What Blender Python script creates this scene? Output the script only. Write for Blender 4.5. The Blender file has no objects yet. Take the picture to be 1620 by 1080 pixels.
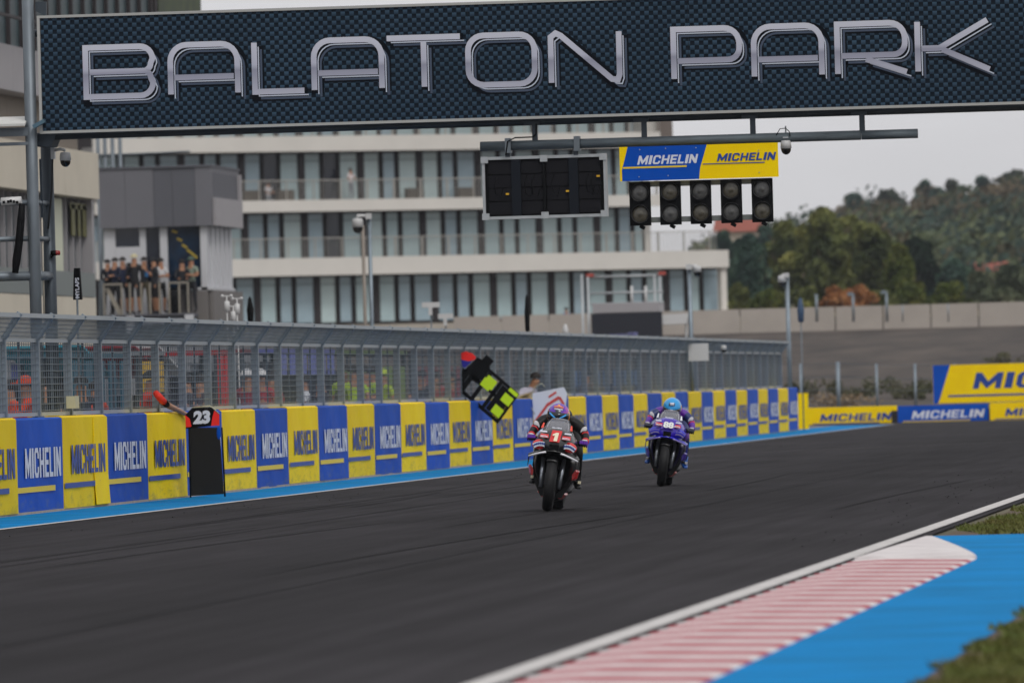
import bpy, bmesh, math, random
from mathutils import Vector, Matrix
R = math.radians
random.seed(7)
scene = bpy.context.scene
col = scene.collection

# ------------------------------------------------------------------ camera
FPX = 13500.0            # focal length in photo pixels (photo 1620 x 1080), a 300 mm lens
CAM = Vector((0.0, 0.0, 1.4))
TH = math.atan(1406.5 / FPX); PH = math.atan(74.0 / FPX); AL = math.atan(0.027)
_f0 = Vector((-math.sin(TH), math.cos(TH), 0)); _h = Vector((math.cos(TH), math.sin(TH), 0)); _z = Vector((0, 0, 1))
FWD = (_f0 * math.cos(PH) + _z * math.sin(PH)).normalized()
_v = (-_f0 * math.sin(PH) + _z * math.cos(PH))
RT = _h * math.cos(AL) - _v * math.sin(AL)
UP = _h * math.sin(AL) + _v * math.cos(AL)
cam_d = bpy.data.cameras.new('camera'); cam = bpy.data.objects.new('camera', cam_d); col.objects.link(cam)
cam.matrix_world = Matrix(((RT.x, UP.x, -FWD.x, CAM.x), (RT.y, UP.y, -FWD.y, CAM.y), (RT.z, UP.z, -FWD.z, CAM.z), (0, 0, 0, 1)))
cam_d.sensor_width = 36; cam_d.lens = 300; cam_d.clip_start = 0.5; cam_d.clip_end = 6000
cam_d.dof.use_dof = True; cam_d.dof.focus_distance = 102; cam_d.dof.aperture_fstop = 4.6
scene.camera = cam

# ------------------------------------------------------------------ sky, sun, exposure
SUN_EL, SUN_AZ = R(48), R(150)      # azimuth clockwise from +Y; sun behind the camera, high on the right
world = bpy.data.worlds.new('World'); scene.world = world; world.use_nodes = True
nt = world.node_tree; nt.nodes.clear()
wo = nt.nodes.new('ShaderNodeOutputWorld'); bg = nt.nodes.new('ShaderNodeBackground')
sky = nt.nodes.new('ShaderNodeTexSky'); sky.sky_type = 'NISHITA'; sky.sun_disc = False
sky.sun_elevation = SUN_EL; sky.sun_rotation = SUN_AZ; sky.dust_density = 6; sky.air_density = 1.0; sky.ozone_density = 1
hs = nt.nodes.new('ShaderNodeHueSaturation'); hs.inputs['Saturation'].default_value = 0.12
mx = nt.nodes.new('ShaderNodeMix'); mx.data_type = 'RGBA'; mx.inputs['Factor'].default_value = 0.8
mx.inputs['B'].default_value = (9.2, 9.15, 9.4, 1)      # the cloud layer
nt.links.new(sky.outputs['Color'], hs.inputs['Color']); nt.links.new(hs.outputs['Color'], mx.inputs['A'])
tcw = nt.nodes.new('ShaderNodeTexCoord'); mpw = nt.nodes.new('ShaderNodeMapping'); mpw.inputs['Scale'].default_value = (1, 1, 4)
nzw = nt.nodes.new('ShaderNodeTexNoise'); nzw.inputs['Scale'].default_value = 9; nzw.inputs['Detail'].default_value = 5      # soft cloud tone all round the sky
nt.links.new(tcw.outputs['Generated'], mpw.inputs['Vector']); nt.links.new(mpw.outputs['Vector'], nzw.inputs['Vector'])
mrw = nt.nodes.new('ShaderNodeMapRange'); mrw.inputs['From Min'].default_value = .3; mrw.inputs['From Max'].default_value = .7; mrw.inputs['To Min'].default_value = .93; mrw.inputs['To Max'].default_value = 1.05
nt.links.new(nzw.outputs['Fac'], mrw.inputs['Value']); mcw = nt.nodes.new('ShaderNodeMix'); mcw.data_type = 'RGBA'; mcw.blend_type = 'MULTIPLY'; mcw.inputs['Factor'].default_value = 1
nt.links.new(mx.outputs['Result'], mcw.inputs['A']); nt.links.new(mrw.outputs['Result'], mcw.inputs['B']); nt.links.new(mcw.outputs['Result'], bg.inputs['Color']); bg.inputs['Strength'].default_value = 0.1
nt.links.new(bg.outputs['Background'], wo.inputs['Surface'])
sd = bpy.data.lights.new('sun', 'SUN'); sd.energy = 1.05; sd.angle = R(14); sd.color = (1.0, 0.965, 0.91)
sun = bpy.data.objects.new('sun', sd); col.objects.link(sun)
sdir = Vector((math.sin(SUN_AZ) * math.cos(SUN_EL), math.cos(SUN_AZ) * math.cos(SUN_EL), math.sin(SUN_EL)))
sun.rotation_euler = sdir.to_track_quat('Z', 'Y').to_euler()
scene.view_settings.view_transform = 'Standard'; scene.view_settings.look = 'None'
scene.view_settings.exposure = -0.12; scene.view_settings.gamma = 1.0; scene.view_settings.use_curve_mapping = False
scene.render.engine = 'CYCLES'

# ------------------------------------------------------------------ measuring the photograph: pixel -> point in the place
def ray(px, py):
    return FWD * FPX + RT * (px - 810.0) + UP * (540.0 - py)
def at(px, py, depth):                       # point at a distance along the view axis
    return CAM + ray(px, py) * (depth / FPX)
def onX(px, py, X): r = ray(px, py); return CAM + r * ((X - CAM.x) / r.x)
def onY(px, py, Y): r = ray(px, py); return CAM + r * ((Y - CAM.y) / r.y)
def G(px, py, z=0.0): r = ray(px, py); return CAM + r * ((z - CAM.z) / r.z)
def onP(px, py, P, n): r = ray(px, py); return CAM + r * ((P - CAM).dot(n) / r.dot(n))

# ------------------------------------------------------------------ materials
def lin(h):
    h = h.lstrip('#'); o = []
    for i in (0, 2, 4):
        c = int(h[i:i + 2], 16) / 255.0
        o.append(c / 12.92 if c <= 0.04045 else ((c + 0.055) / 1.055) ** 2.4)
    return (*o, 1.0)
MATS = {}
def mat(name, hexc, rough=0.6, metal=0.0, var=0.0, scale=3.0, bump=0.0, spec=0.5, stretch=(1, 1, 1), emit=0, coat=0.0, hex2=None, detail=4):
    if name in MATS: return MATS[name]
    m = bpy.data.materials.new(name); m.use_nodes = True; n = m.node_tree.nodes; l = m.node_tree.links
    b = n['Principled BSDF']; c = lin(hexc)
    b.inputs['Base Color'].default_value = c; b.inputs['Roughness'].default_value = rough; b.inputs['Metallic'].default_value = metal
    b.inputs['Specular IOR Level'].default_value = spec
    if coat: b.inputs['Coat Weight'].default_value = coat; b.inputs['Coat Roughness'].default_value = 0.08
    if var or bump or hex2:
        tc = n.new('ShaderNodeTexCoord'); mp = n.new('ShaderNodeMapping'); mp.inputs['Scale'].default_value = stretch
        nz = n.new('ShaderNodeTexNoise'); nz.inputs['Scale'].default_value = scale; nz.inputs['Detail'].default_value = detail; nz.inputs['Roughness'].default_value = 0.6
        l.new(tc.outputs['Object'], mp.inputs['Vector']); l.new(mp.outputs['Vector'], nz.inputs['Vector'])
        cr = n.new('ShaderNodeValToRGB'); c2 = lin(hex2) if hex2 else None
        cr.color_ramp.elements[0].position = 0.3; cr.color_ramp.elements[1].position = 0.7
        lo = c2 if c2 else tuple(x * (1 - var) for x in c[:3]) + (1,)
        hi = c if c2 else tuple(min(1, x * (1 + var)) for x in c[:3]) + (1,)
        cr.color_ramp.elements[0].color = lo; cr.color_ramp.elements[1].color = hi
        l.new(nz.outputs['Fac'], cr.inputs['Fac']); l.new(cr.outputs['Color'], b.inputs['Base Color'])
        if bump:
            bp = n.new('ShaderNodeBump'); bp.inputs['Strength'].default_value = bump; bp.inputs['Distance'].default_value = 0.02
            l.new(nz.outputs['Fac'], bp.inputs['Height']); l.new(bp.outputs['Normal'], b.inputs['Normal'])
    MATS[name] = m; return m

# ------------------------------------------------------------------ objects, names, labels
ROOT = {}
def tag(o, label=None, cat=None, group=None, kind=None):
    if label: o['label'] = label
    if cat: o['category'] = cat
    if group: o['group'] = group
    if kind: o['kind'] = kind
    return o
def thing(name, label, cat, loc=(0, 0, 0), rz=0.0, group=None):
    o = bpy.data.objects.new(name, None); o.empty_display_size = 0.2; col.objects.link(o)
    o.location = loc; o.rotation_euler = (0, 0, rz); tag(o, label, cat, group)
    ROOT[o.name] = Matrix.Translation(Vector(loc)) @ Matrix.Rotation(rz, 4, 'Z')
    return o
def copy_tree(o, parent=None):
    c = o.copy(); col.objects.link(c)
    if parent: c.parent = parent
    for ch in o.children: copy_tree(ch, c)
    return c

class MB:
    """collects simple shapes and links them as ONE mesh object"""
    def __init__(s): s.v = []; s.f = []; s.m = []; s.s = []; s.mi = 0; s.sm = False
    def add(s, vs, fs, sm=None):
        o = len(s.v); s.v += [Vector(p) for p in vs]
        for f in fs: s.f.append(tuple(i + o for i in f)); s.m.append(s.mi); s.s.append(s.sm if sm is None else sm)
        return s
    def mat(s, i): s.mi = i; return s
    def box(s, c, d, M=None):
        x, y, z = d[0] / 2, d[1] / 2, d[2] / 2
        vs = [Vector((a * x, b * y, e * z)) for e in (-1, 1) for b in (-1, 1) for a in (-1, 1)]
        if M: vs = [M @ p for p in vs]
        vs = [p + Vector(c) for p in vs]
        return s.add(vs, [(0, 2, 3, 1), (4, 5, 7, 6), (0, 1, 5, 4), (2, 6, 7, 3), (0, 4, 6, 2), (1, 3, 7, 5)], False)
    def bb(s, x0, x1, y0, y1, z0, z1): return s.box(((x0 + x1) / 2, (y0 + y1) / 2, (z0 + z1) / 2), (x1 - x0, y1 - y0, z1 - z0))
    def bar(s, a, b, w, h=None):       # rectangular bar between two points
        a, b = Vector(a), Vector(b); d = b - a; L = d.length; h = h or w
        M = d.to_track_quat('Z', 'X').to_matrix()
        return s.box((a + b) / 2, (w, h, L), M)
    def tube(s, pts, r, n=8, cap=True, closed=False):
        pts = [Vector(p) for p in pts]; rs = r if isinstance(r, (list, tuple)) else [r] * len(pts)
        N = len(pts); vs = []; prev = None
        for i, p in enumerate(pts):
            if closed: t = pts[(i + 1) % N] - pts[i - 1]
            else: t = pts[min(i + 1, N - 1)] - pts[max(i - 1, 0)]
            t.normalize()
            if prev is None: a = Vector((0, 0, 1)) if abs(t.z) < 0.9 else Vector((1, 0, 0))
            else: a = prev
            x = (a - t * a.dot(t)).normalized(); prev = x; y = t.cross(x)
            for k in range(n):
                an = 2 * math.pi * k / n; vs.append(p + (x * math.cos(an) + y * math.sin(an)) * rs[i])
        fs = []
        for i in range(N if closed else N - 1):
            j = (i + 1) % N
            for k in range(n): k2 = (k + 1) % n; fs.append((i * n + k, i * n + k2, j * n + k2, j * n + k))
        o = len(s.v); s.add(vs, fs, True)
        if cap and not closed:
            s.f.append(tuple(o + k for k in reversed(range(n)))); s.m.append(s.mi); s.s.append(False)
            s.f.append(tuple(o + (N - 1) * n + k for k in range(n))); s.m.append(s.mi); s.s.append(False)
        return s
    def ell(s, c, r, nu=14, nv=9, M=None, sel=None, v0=0.0, v1=1.0):
        c = Vector(c); r = (r, r, r) if isinstance(r, (int, float)) else r; vs = []; fs = []
        for j in range(nv + 1):
            ph = math.pi * (v0 + (v1 - v0) * j / nv)
            for i in range(nu):
                t = 2 * math.pi * i / nu
                p = Vector((math.sin(ph) * math.cos(t) * r[0], math.sin(ph) * math.sin(t) * r[1], math.cos(ph) * r[2]))
                vs.append((M @ p if M else p) + c)
        for j in range(nv):
            for i in range(nu): i2 = (i + 1) % nu; fs.append((j * nu + i, (j + 1) * nu + i, (j + 1) * nu + i2, j * nu + i2))
        o = len(s.f); s.add(vs, fs, True)
        if sel:
            for k in range(o, len(s.f)):
                cc = sum((s.v[i] for i in s.f[k]), Vector()) / 4 - c
                if M: cc = M.inverted() @ cc
                s.m[k] = sel(Vector((cc.x / r[0], cc.y / r[1], cc.z / r[2])))
        return s
    def loft(s, rings, closed=True, cap=True, sm=True):
        n = len(rings[0]); vs = [p for r in rings for p in r]; fs = []
        for j in range(len(rings) - 1):
            for i in range(n if closed else n - 1): i2 = (i + 1) % n; fs.append((j * n + i, j * n + i2, (j + 1) * n + i2, (j + 1) * n + i))
        o = len(s.v); s.add(vs, fs, sm)
        if cap and closed:
            for f in (tuple(o + k for k in reversed(range(n))), tuple(o + (len(rings) - 1) * n + k for k in range(n))):
                s.f.append(f); s.m.append(s.mi); s.s.append(False)
        return s
    def poly(s, pts): return s.add(pts, [tuple(range(len(pts)))], False)
    def slab(s, pts, off):             # polygon given thickness along vector off
        n = len(pts); off = Vector(off); a = [Vector(p) for p in pts]; b = [p + off for p in a]
        fs = [tuple(range(n)), tuple(reversed(range(n, 2 * n)))]
        fs += [(i, i + n, (i + 1) % n + n, (i + 1) % n) for i in range(n)]
        return s.add(a + b, fs, False)
    def lathe(s, prof, c, axis='X', n=28, closed=False):     # profile of (radius, offset along the axis)
        c = Vector(c); vs = []; K = len(prof)
        for k in range(n):
            an = 2 * math.pi * k / n; ca, sa = math.cos(an), math.sin(an)
            for r, o in prof:
                if axis == 'X': p = Vector((o, r * ca, r * sa))
                elif axis == 'Y': p = Vector((r * ca, o, r * sa))
                else: p = Vector((r * ca, r * sa, o))
                vs.append(c + p)
        fs = []
        for k in range(n):
            k2 = (k + 1) % n
            for j in range(K if closed else K - 1): j2 = (j + 1) % K; fs.append((k * K + j, k2 * K + j, k2 * K + j2, k * K + j2))
        return s.add(vs, fs, True)
    def shell(s, outer, thick):        # closed thin plate: grid of points (list of rows) thickened along its normals
        rows = len(outer); n = len(outer[0]); g = [[Vector(p) for p in r] for r in outer]; nn = []
        for j in range(rows):
            rr = []
            for i in range(n):
                du = g[j][min(i + 1, n - 1)] - g[j][max(i - 1, 0)]; dv = g[min(j + 1, rows - 1)][i] - g[max(j - 1, 0)][i]
                rr.append(du.cross(dv).normalized() if du.cross(dv).length > 1e-9 else Vector((0, 0, 1)))
            nn.append(rr)
        a = [p for r in g for p in r]; b = [g[j][i] + nn[j][i] * thick for j in range(rows) for i in range(n)]; K = rows * n; fs = []
        for j in range(rows - 1):
            for i in range(n - 1):
                q = (j * n + i, j * n + i + 1, (j + 1) * n + i + 1, (j + 1) * n + i)
                fs.append(q); fs.append(tuple(K + k for k in reversed(q)))
        e = [i for i in range(n)] + [j * n + n - 1 for j in range(1, rows)] + [(rows - 1) * n + i for i in reversed(range(n - 1))] + [j * n for j in reversed(range(1, rows - 1))]
        for q in range(len(e)): a0, a1 = e[q], e[(q + 1) % len(e)]; fs.append((a0, a0 + K, a1 + K, a1))
        return s.add(a + b, fs, True)
    def mesh(s, name, mats):
        me = bpy.data.meshes.new(name); me.from_pydata([tuple(p) for p in s.v], [], s.f)
        for m in (mats if isinstance(mats, (list, tuple)) else [mats]): me.materials.append(m)
        me.polygons.foreach_set('material_index', s.m); me.polygons.foreach_set('use_smooth', s.s); me.update()
        return me
    def build(s, name, mats, parent=None, loc=(0, 0, 0), w=False):
        if w and parent is not None:      # vertices are in world space: bring them into the thing's own space
            rt = parent
            while rt.parent: rt = rt.parent
            Mi = (ROOT[rt.name]).inverted(); s.v = [Mi @ p for p in s.v]
        o = bpy.data.objects.new(name, s.mesh(name, mats)); col.objects.link(o); o.location = loc
        if parent: o.parent = parent
        return o
def inst(name, me, parent, loc=(0, 0, 0), rot=None):
    o = bpy.data.objects.new(name, me); col.objects.link(o); o.location = loc; o.parent = parent
    if rot: o.rotation_euler = rot
    return o
def struct(name, mb, mats, **k): o = mb.build(name, mats); o['kind'] = 'structure'; return o

def ribbon(mb, pts, w, O, U, V, N, closed=False, lift=0.0):      # flat stroke of a given width on the plane O + u U + v V
    P = [Vector((p[0], p[1])) for p in pts]; n = len(P); L = []; Rr = []
    for i in range(n):
        if closed: a, b, c = P[i - 1], P[i], P[(i + 1) % n]
        else: a, b, c = P[max(i - 1, 0)], P[i], P[min(i + 1, n - 1)]
        d1 = (b - a).normalized() if (b - a).length > 1e-9 else (c - b).normalized()
        d2 = (c - b).normalized() if (c - b).length > 1e-9 else d1
        n1 = Vector((-d1.y, d1.x)); n2 = Vector((-d2.y, d2.x)); m = (n1 + n2)
        m = m.normalized() if m.length > 1e-6 else n1
        k = w / 2 / max(0.34, m.dot(n1)); L.append(b + m * k); Rr.append(b - m * k)
    W = lambda q: O + U * q.x + V * q.y + N * lift
    vs = [W(q) for q in L] + [W(q) for q in Rr]; fs = []
    for i in range(n if closed else n - 1): j = (i + 1) % n; fs.append((i, j, n + j, n + i))
    mb.add(vs, fs, False)
def arc(cx, cy, r, a0, a1, n=6): return [(cx + r * math.cos(R(a0 + (a1 - a0) * i / n)), cy + r * math.sin(R(a0 + (a1 - a0) * i / n))) for i in range(n + 1)]

_txt = {}
def text_geo(s, bold=0.0, shear=0.0):                # letters as filled outlines, normalised to a 1 x 1 box
    key = (s, bold, shear)
    if key in _txt: return _txt[key]
    cu = bpy.data.curves.new('t', 'FONT'); cu.body = s; cu.offset = bold; cu.shear = shear; cu.resolution_u = 4
    ob = bpy.data.objects.new('t', cu); col.objects.link(ob); dg = bpy.context.evaluated_depsgraph_get(); dg.update()
    me = bpy.data.meshes.new_from_object(ob.evaluated_get(dg)); vs = [v.co.copy() for v in me.vertices]; fs = [tuple(p.vertices) for p in me.polygons]
    bpy.data.objects.remove(ob); bpy.data.meshes.remove(me)
    x0 = min(v.x for v in vs); x1 = max(v.x for v in vs); y0 = min(v.y for v in vs); y1 = max(v.y for v in vs)
    vs = [((v.x - x0) / (x1 - x0), (v.y - y0) / (y1 - y0)) for v in vs]
    _txt[key] = (vs, fs); return _txt[key]
def put_text(mb, s, O, U, V, w, h, bold=0.0, shear=0.0):
    vs, fs = text_geo(s, bold, shear); mb.add([O + U * (x * w) + V * (y * h) for x, y in vs], fs, False)
def block_text(mb, word, O, U, V, w, h, stem=.27, hs=.2, shear=0.0):     # heavy block capitals from plain strokes
    wd = {'M': 1.28, 'I': .36, 'C': .98, 'H': .98, 'E': .84, 'L': .8, 'N': 1.02}; gap = .16
    tot = sum(wd[c] for c in word) + gap * (len(word) - 1); x0 = 0.0; s = stem; e = hs
    for c in word:
        W = wd[c]; q = []
        st = lambda a, b, y0=0, y1=1: q.append([(a, y0), (b, y0), (b, y1), (a, y1)])
        if c == 'I': st(0, W)
        if c in 'MHN': st(0, s); st(W - s, W)
        if c == 'H': st(s, W - s, .5 - e / 2, .5 + e / 2)
        if c == 'M': q.append([(s, 1), (s, .48), (W / 2, 0), (W / 2, .45)]); q.append([(W - s, .48), (W - s, 1), (W / 2, .45), (W / 2, 0)])
        if c == 'N': q.append([(s, 1), (s, .52), (W - s, 0), (W - s, .48)])
        if c in 'EL': st(0, s); st(s, W, 0, e)
        if c == 'E': st(s, W, 1 - e, 1); st(s, W * .92, .5 - e / 2, .5 + e / 2)
        if c == 'C':
            k = .2; o = [(W, .64), (W, 1 - k), (W - k, 1), (k, 1), (0, 1 - k), (0, k), (k, 0), (W - k, 0), (W, k), (W, .36)]
            i_ = [(W - s, .64), (W - s, 1 - e - .06), (W - s - .06, 1 - e), (s + .06, 1 - e), (s, 1 - e - .06), (s, e + .06), (s + .06, e), (W - s - .06, e), (W - s, e + .06), (W - s, .36)]
            for a in range(9): q.append([o[a], i_[a], i_[a + 1], o[a + 1]])
        for f in q: mb.add([O + U * ((x0 + x) / tot * w + shear * h * y) + V * (y * h) for x, y in f], [(0, 1, 2, 3)], False)
        x0 += W + gap
EX, EY, EZ = Vector((1, 0, 0)), Vector((0, 1, 0)), Vector((0, 0, 1))
# ================================================================== GROUND, TRACK, KERB
asph = mat('asphalt', '#2b292c', rough=0.9, spec=0.1, var=0.38, scale=1.2, stretch=(3.5, 0.07, 1), bump=0.0, detail=8)
def asphalt_nodes(m):
    n = m.node_tree.nodes; l = m.node_tree.links; b = n['Principled BSDF']
    cr = [x for x in n if x.type == 'VALTORGB'][0]; tc = [x for x in n if x.type == 'TEX_COORD'][0]
    g = n.new('ShaderNodeTexNoise'); g.inputs['Scale'].default_value = 60; g.inputs['Detail'].default_value = 3; l.new(tc.outputs['Object'], g.inputs['Vector'])
    p = n.new('ShaderNodeTexNoise'); p.inputs['Scale'].default_value = 0.16; p.inputs['Detail'].default_value = 3; l.new(tc.outputs['Object'], p.inputs['Vector'])
    def mul(src, val_node, a, c):
        mr = n.new('ShaderNodeMapRange'); mr.inputs['From Min'].default_value = 0.3; mr.inputs['From Max'].default_value = 0.7
        mr.inputs['To Min'].default_value = a; mr.inputs['To Max'].default_value = c; l.new(val_node.outputs['Fac'], mr.inputs['Value'])
        m2 = n.new('ShaderNodeMix'); m2.data_type = 'RGBA'; m2.blend_type = 'MULTIPLY'; m2.inputs['Factor'].default_value = 1
        l.new(src, m2.inputs['A']); l.new(mr.outputs['Result'], m2.inputs['B']); return m2.outputs['Result']
    o = mul(cr.outputs['Color'], g, 0.6, 1.4); o = mul(o, p, 0.78, 1.2)
    # tyre rubber laid down along the racing line
    sx = n.new('ShaderNodeSeparateXYZ'); l.new(tc.outputs['Object'], sx.inputs['Vector'])
    mr = n.new('ShaderNodeMapRange'); mr.interpolation_type = 'SMOOTHSTEP'; mr.inputs['From Min'].default_value = 0.5; mr.inputs['From Max'].default_value = 3.2
    ab = n.new('ShaderNodeMath'); ab.operation = 'ABSOLUTE'; ad = n.new('ShaderNodeMath'); ad.operation = 'ADD'; ad.inputs[1].default_value = 8.2
    l.new(sx.outputs['X'], ad.inputs[0]); l.new(ad.outputs[0], ab.inputs[0]); l.new(ab.outputs[0], mr.inputs['Value'])
    mr.inputs['To Min'].default_value = 0.74; mr.inputs['To Max'].default_value = 1.08
    m3 = n.new('ShaderNodeMix'); m3.data_type = 'RGBA'; m3.blend_type = 'MULTIPLY'; m3.inputs['Factor'].default_value = 1
    l.new(o, m3.inputs['A']); l.new(mr.outputs['Result'], m3.inputs['B']); l.new(m3.outputs['Result'], b.inputs['Base Color'])
    bp = n.new('ShaderNodeBump'); bp.inputs['Strength'].default_value = 0.5; bp.inputs['Distance'].default_value = 0.006
    l.new(g.outputs['Fac'], bp.inputs['Height']); l.new(bp.outputs['Normal'], b.inputs['Normal'])
asphalt_nodes(asph)
M_ground = mat('dry_ground', '#6b6450', rough=0.95, hex2='#4c4a36', scale=0.15, detail=8)
M_pitlane = mat('pit_lane_concrete', '#6f6e6e', rough=0.85, var=0.12, scale=0.8)
M_white = mat('white_road_paint', '#d4d1cf', rough=0.6, hex2='#a8a4a1', scale=2.5, detail=8)
M_blue = mat('blue_ground_paint', '#0083c6', rough=0.85, spec=.06, hex2='#0370a6', scale=0.9, detail=10)
M_red = mat('red_kerb_paint', '#a01a2e', rough=0.6, hex2='#ac3a4c', scale=2.2, detail=8)
M_kwhite = mat('white_kerb_paint', '#e2dddc', rough=0.6, hex2='#bdb4b4', scale=2.6, detail=8)
M_soil = mat('brown_soil', '#5a4a38', rough=0.95, hex2='#463a2b', scale=3)
M_blades = mat('grass_blades', '#4f6014', rough=0.7, hex2='#554c18', scale=1.2, detail=5)

XW = G(25, 816).x          # pit wall face
XL = -15.35                # white line before the wall
XR = -4.36                 # white line on the right
def sheet(name, pts, z, m, kind='structure'):
    b = MB(); b.poly([(x, y, z) for x, y in pts]); o = b.build(name, m); o['kind'] = kind; return o
sheet('ground', [(-390, -70), (390, -70), (390, 1690), (-390, 1690)], -0.02, M_ground)
sheet('track', [(XW - 0.3, -60), (-4.2, -60), (-4.2, 250), (60, 262), (60, 292), (-60, 292), (-60, 262), (XW - 0.3, 262)], 0.0, asph)
sheet('pit_lane', [(-34, -60), (XW - 0.3, -60), (XW - 0.3, 262), (-34, 262)], -0.004, M_pitlane)
sheet('blue_strip', [(XW - 0.2, -60), (XL - 0.06, -60), (XL - 0.06, 258), (XW - 0.2, 258)], 0.004, M_blue)
b = MB(); b.poly([(XL - 0.06, -60, .008), (XL + 0.06, -60, .008), (XL + 0.06, 258, .008), (XL - 0.06, 258, .008)])
struct('white_edge_line', b, M_white)
b = MB(); b.poly([(XR - 0.1, -60, .008), (XR + 0.06, -60, .008), (XR + 0.06, 245, .008), (XR - 0.1, 245, .008)])
struct('white_edge_line', b, M_white)
b = MB(); b.poly([(-13.0, 168, .008), (-7.5, 178, .008), (-7.5, 178.25, .008), (-13.0, 168.25, .008)]); struct('worn_grid_line', b, mat('worn_paint', '#5d5a57', rough=.8, hex2='#4a4748', scale=9))
M_seam = mat('tar_seam', '#1d1c1f', rough=.9, spec=.1, var=.1, scale=4); M_skid = mat('rubber_mark', '#1c1a1d', rough=.8, spec=.1, hex2='#222023', scale=1.5, stretch=(8, .3, 1), detail=8)
for x in (-8.05, -11.9):
    b = MB(); b.poly([(x, -60, .003), (x + .035, -60, .003), (x + .035, 250, .003), (x, 250, .003)]); struct('paving_seam', b, M_seam)
rnd = random.Random(9)
for k in range(14):
    x = rnd.uniform(-13.5, -5.5); y_ = rnd.uniform(48, 150); L_ = rnd.uniform(14, 45); sl_x = rnd.uniform(-.6, .9); w_ = rnd.uniform(.05, .13); b = MB(); pts = []
    for q_ in range(9): t_ = q_ / 8; pts.append((x + sl_x * t_ * t_, y_ + L_ * t_))
    ww = [w_ * math.sin(math.pi * (.06 + .88 * q_ / 8)) for q_ in range(9)]
    b.add([(px_ - w2 / 2, py_, .0032 + k * .0002) for (px_, py_), w2 in zip(pts, ww)] + [(px_ + w2 / 2, py_, .0032 + k * .0002) for (px_, py_), w2 in zip(pts, ww)], [(q_, 9 + q_, 10 + q_, q_ + 1) for q_ in range(8)], False); struct('skid_mark', b, M_skid)
# blue painted run-off and grass right of the kerb
sheet('blue_runoff', [(-4.21, -60), (-2.25, -60), (-2.25, 50), (-2.15, 60), (-1.9, 75), (-4.21, 75)], 0.004, M_blue)
sheet('soil', [(-2.25, -60), (12, -60), (12, 300), (XR + 0.3, 300), (XR + 0.3, 75), (-1.9, 75), (-2.15, 60), (-2.25, 50)], 0.001, M_soil)
# the kerb: sawtooth blocks, each painted red or white
KX0, KX1 = -4.2, -3.27
K = thing('kerb', 'red and white ridged kerb beside the blue run-off', 'kerb', (0, 0, 0)); K['kind'] = 'structure'; del K['category']; del K['label']
me_k = {}
for nm, mm in (('r', M_red), ('w', M_kwhite)):
    bk = MB(); prof = [(0, .006), (0.04, .014), (0.45, .034), (0.56 if nm == 'r' else 0.64, .008)]
    bk.loft([[Vector((KX0, y, .002)), Vector((KX0, y, z * .5 + .005)), Vector((KX0 + .3, y, z)), Vector((KX1 - .03, y, z * .55)), Vector((KX1, y, .004)), Vector((KX1, y, .002))] for y, z in prof], sm=False)
    me_k[nm] = bk.mesh('kerb_block', mm)
y = -19.0; i = 0
while y < 65.3:
    if y + .6 > 65.6: break
    inst('kerb_block', me_k['r' if i % 2 else 'w'], K, (0, y, 0)); y += (0.565 if i % 2 else 0.645); i += 1
bk = MB(); kp = [(y, 0)] 
ringsk = []
for t in [0, .1, .25, .5, .75, 1.0]:
    yy = y + (75.0 - y) * t; x1 = KX1 + (KX0 + .05 - KX1) * (t ** 1.1); hh = .03 * (1 - t) + .008
    ringsk.append([Vector((KX0, yy, .005)), Vector((KX0, yy, hh)), Vector((x1, yy, hh * .8)), Vector((x1, yy, .005))])
bk.loft(ringsk, sm=False); bk.build('kerb_ramp', M_kwhite, K)
# grass on the right: blades as geometry
def grass(name, inside, n, x0, x1, y0, y1, h=(0.03, 0.08), near=False):
    b = MB(); vs = []; fs = []; rnd = random.Random(3)
    k = 0
    while k < n:
        x, yy = rnd.uniform(x0, x1), rnd.uniform(y0, y1)
        if not inside(x, yy): continue
        hh = rnd.uniform(*h); a = rnd.uniform(0, math.pi); w = rnd.uniform(.008, .02); dx, dy = math.cos(a) * w, math.sin(a) * w; lx, ly = rnd.uniform(-.04, .04), rnd.uniform(-.04, .04)
        o = len(vs); vs += [(x - dx, yy - dy, 0), (x + dx, yy + dy, 0), (x + lx, yy + ly, hh)]; fs.append((o, o + 1, o + 2)); k += 1
    b.add(vs, fs, False); o = b.build(name, M_blades); tag(o, kind='stuff'); return o
g1 = grass('grass', lambda x, y: x > -2.2 + 0.08 * math.sin(y * 2.1) + .05 * math.sin(y * 5.3), 60000, -2.3, -0.2, 28, 62, (0.015, .045)); tag(g1, 'short green and brown grass in the near right corner beyond the blue paint', 'grass')
g2 = grass('grass', lambda x, y: x > XR + 0.42 + 0.2 * math.sin(y * .9) * math.sin(y * .31), 42000, XR + .2, -1.2, 75.1, 112, (0.02, .06)); tag(g2, 'patchy grass verge behind the end of the kerb', 'grass')
# tyre rubber crumbs at the edge of the track
b = MB(); rnd = random.Random(5)
for _ in range(300):
    x = rnd.choice([rnd.gauss(XR - .8, .5), rnd.gauss(XL + .9, .5)]); yy = rnd.uniform(70, 190); s_ = rnd.uniform(.006, .016)
    if x > XR - .15 or x < XL + .15: continue
    b.box((x, yy, .003 + s_ * .3), (s_, s_ * rnd.uniform(1, 2.5), s_ * .6))
tag(b.build('rubber_crumbs', mat('rubber_crumb', '#161616', rough=.8)), 'small black crumbs of tyre rubber along the track edges', 'rubber crumbs', kind='stuff')

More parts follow.
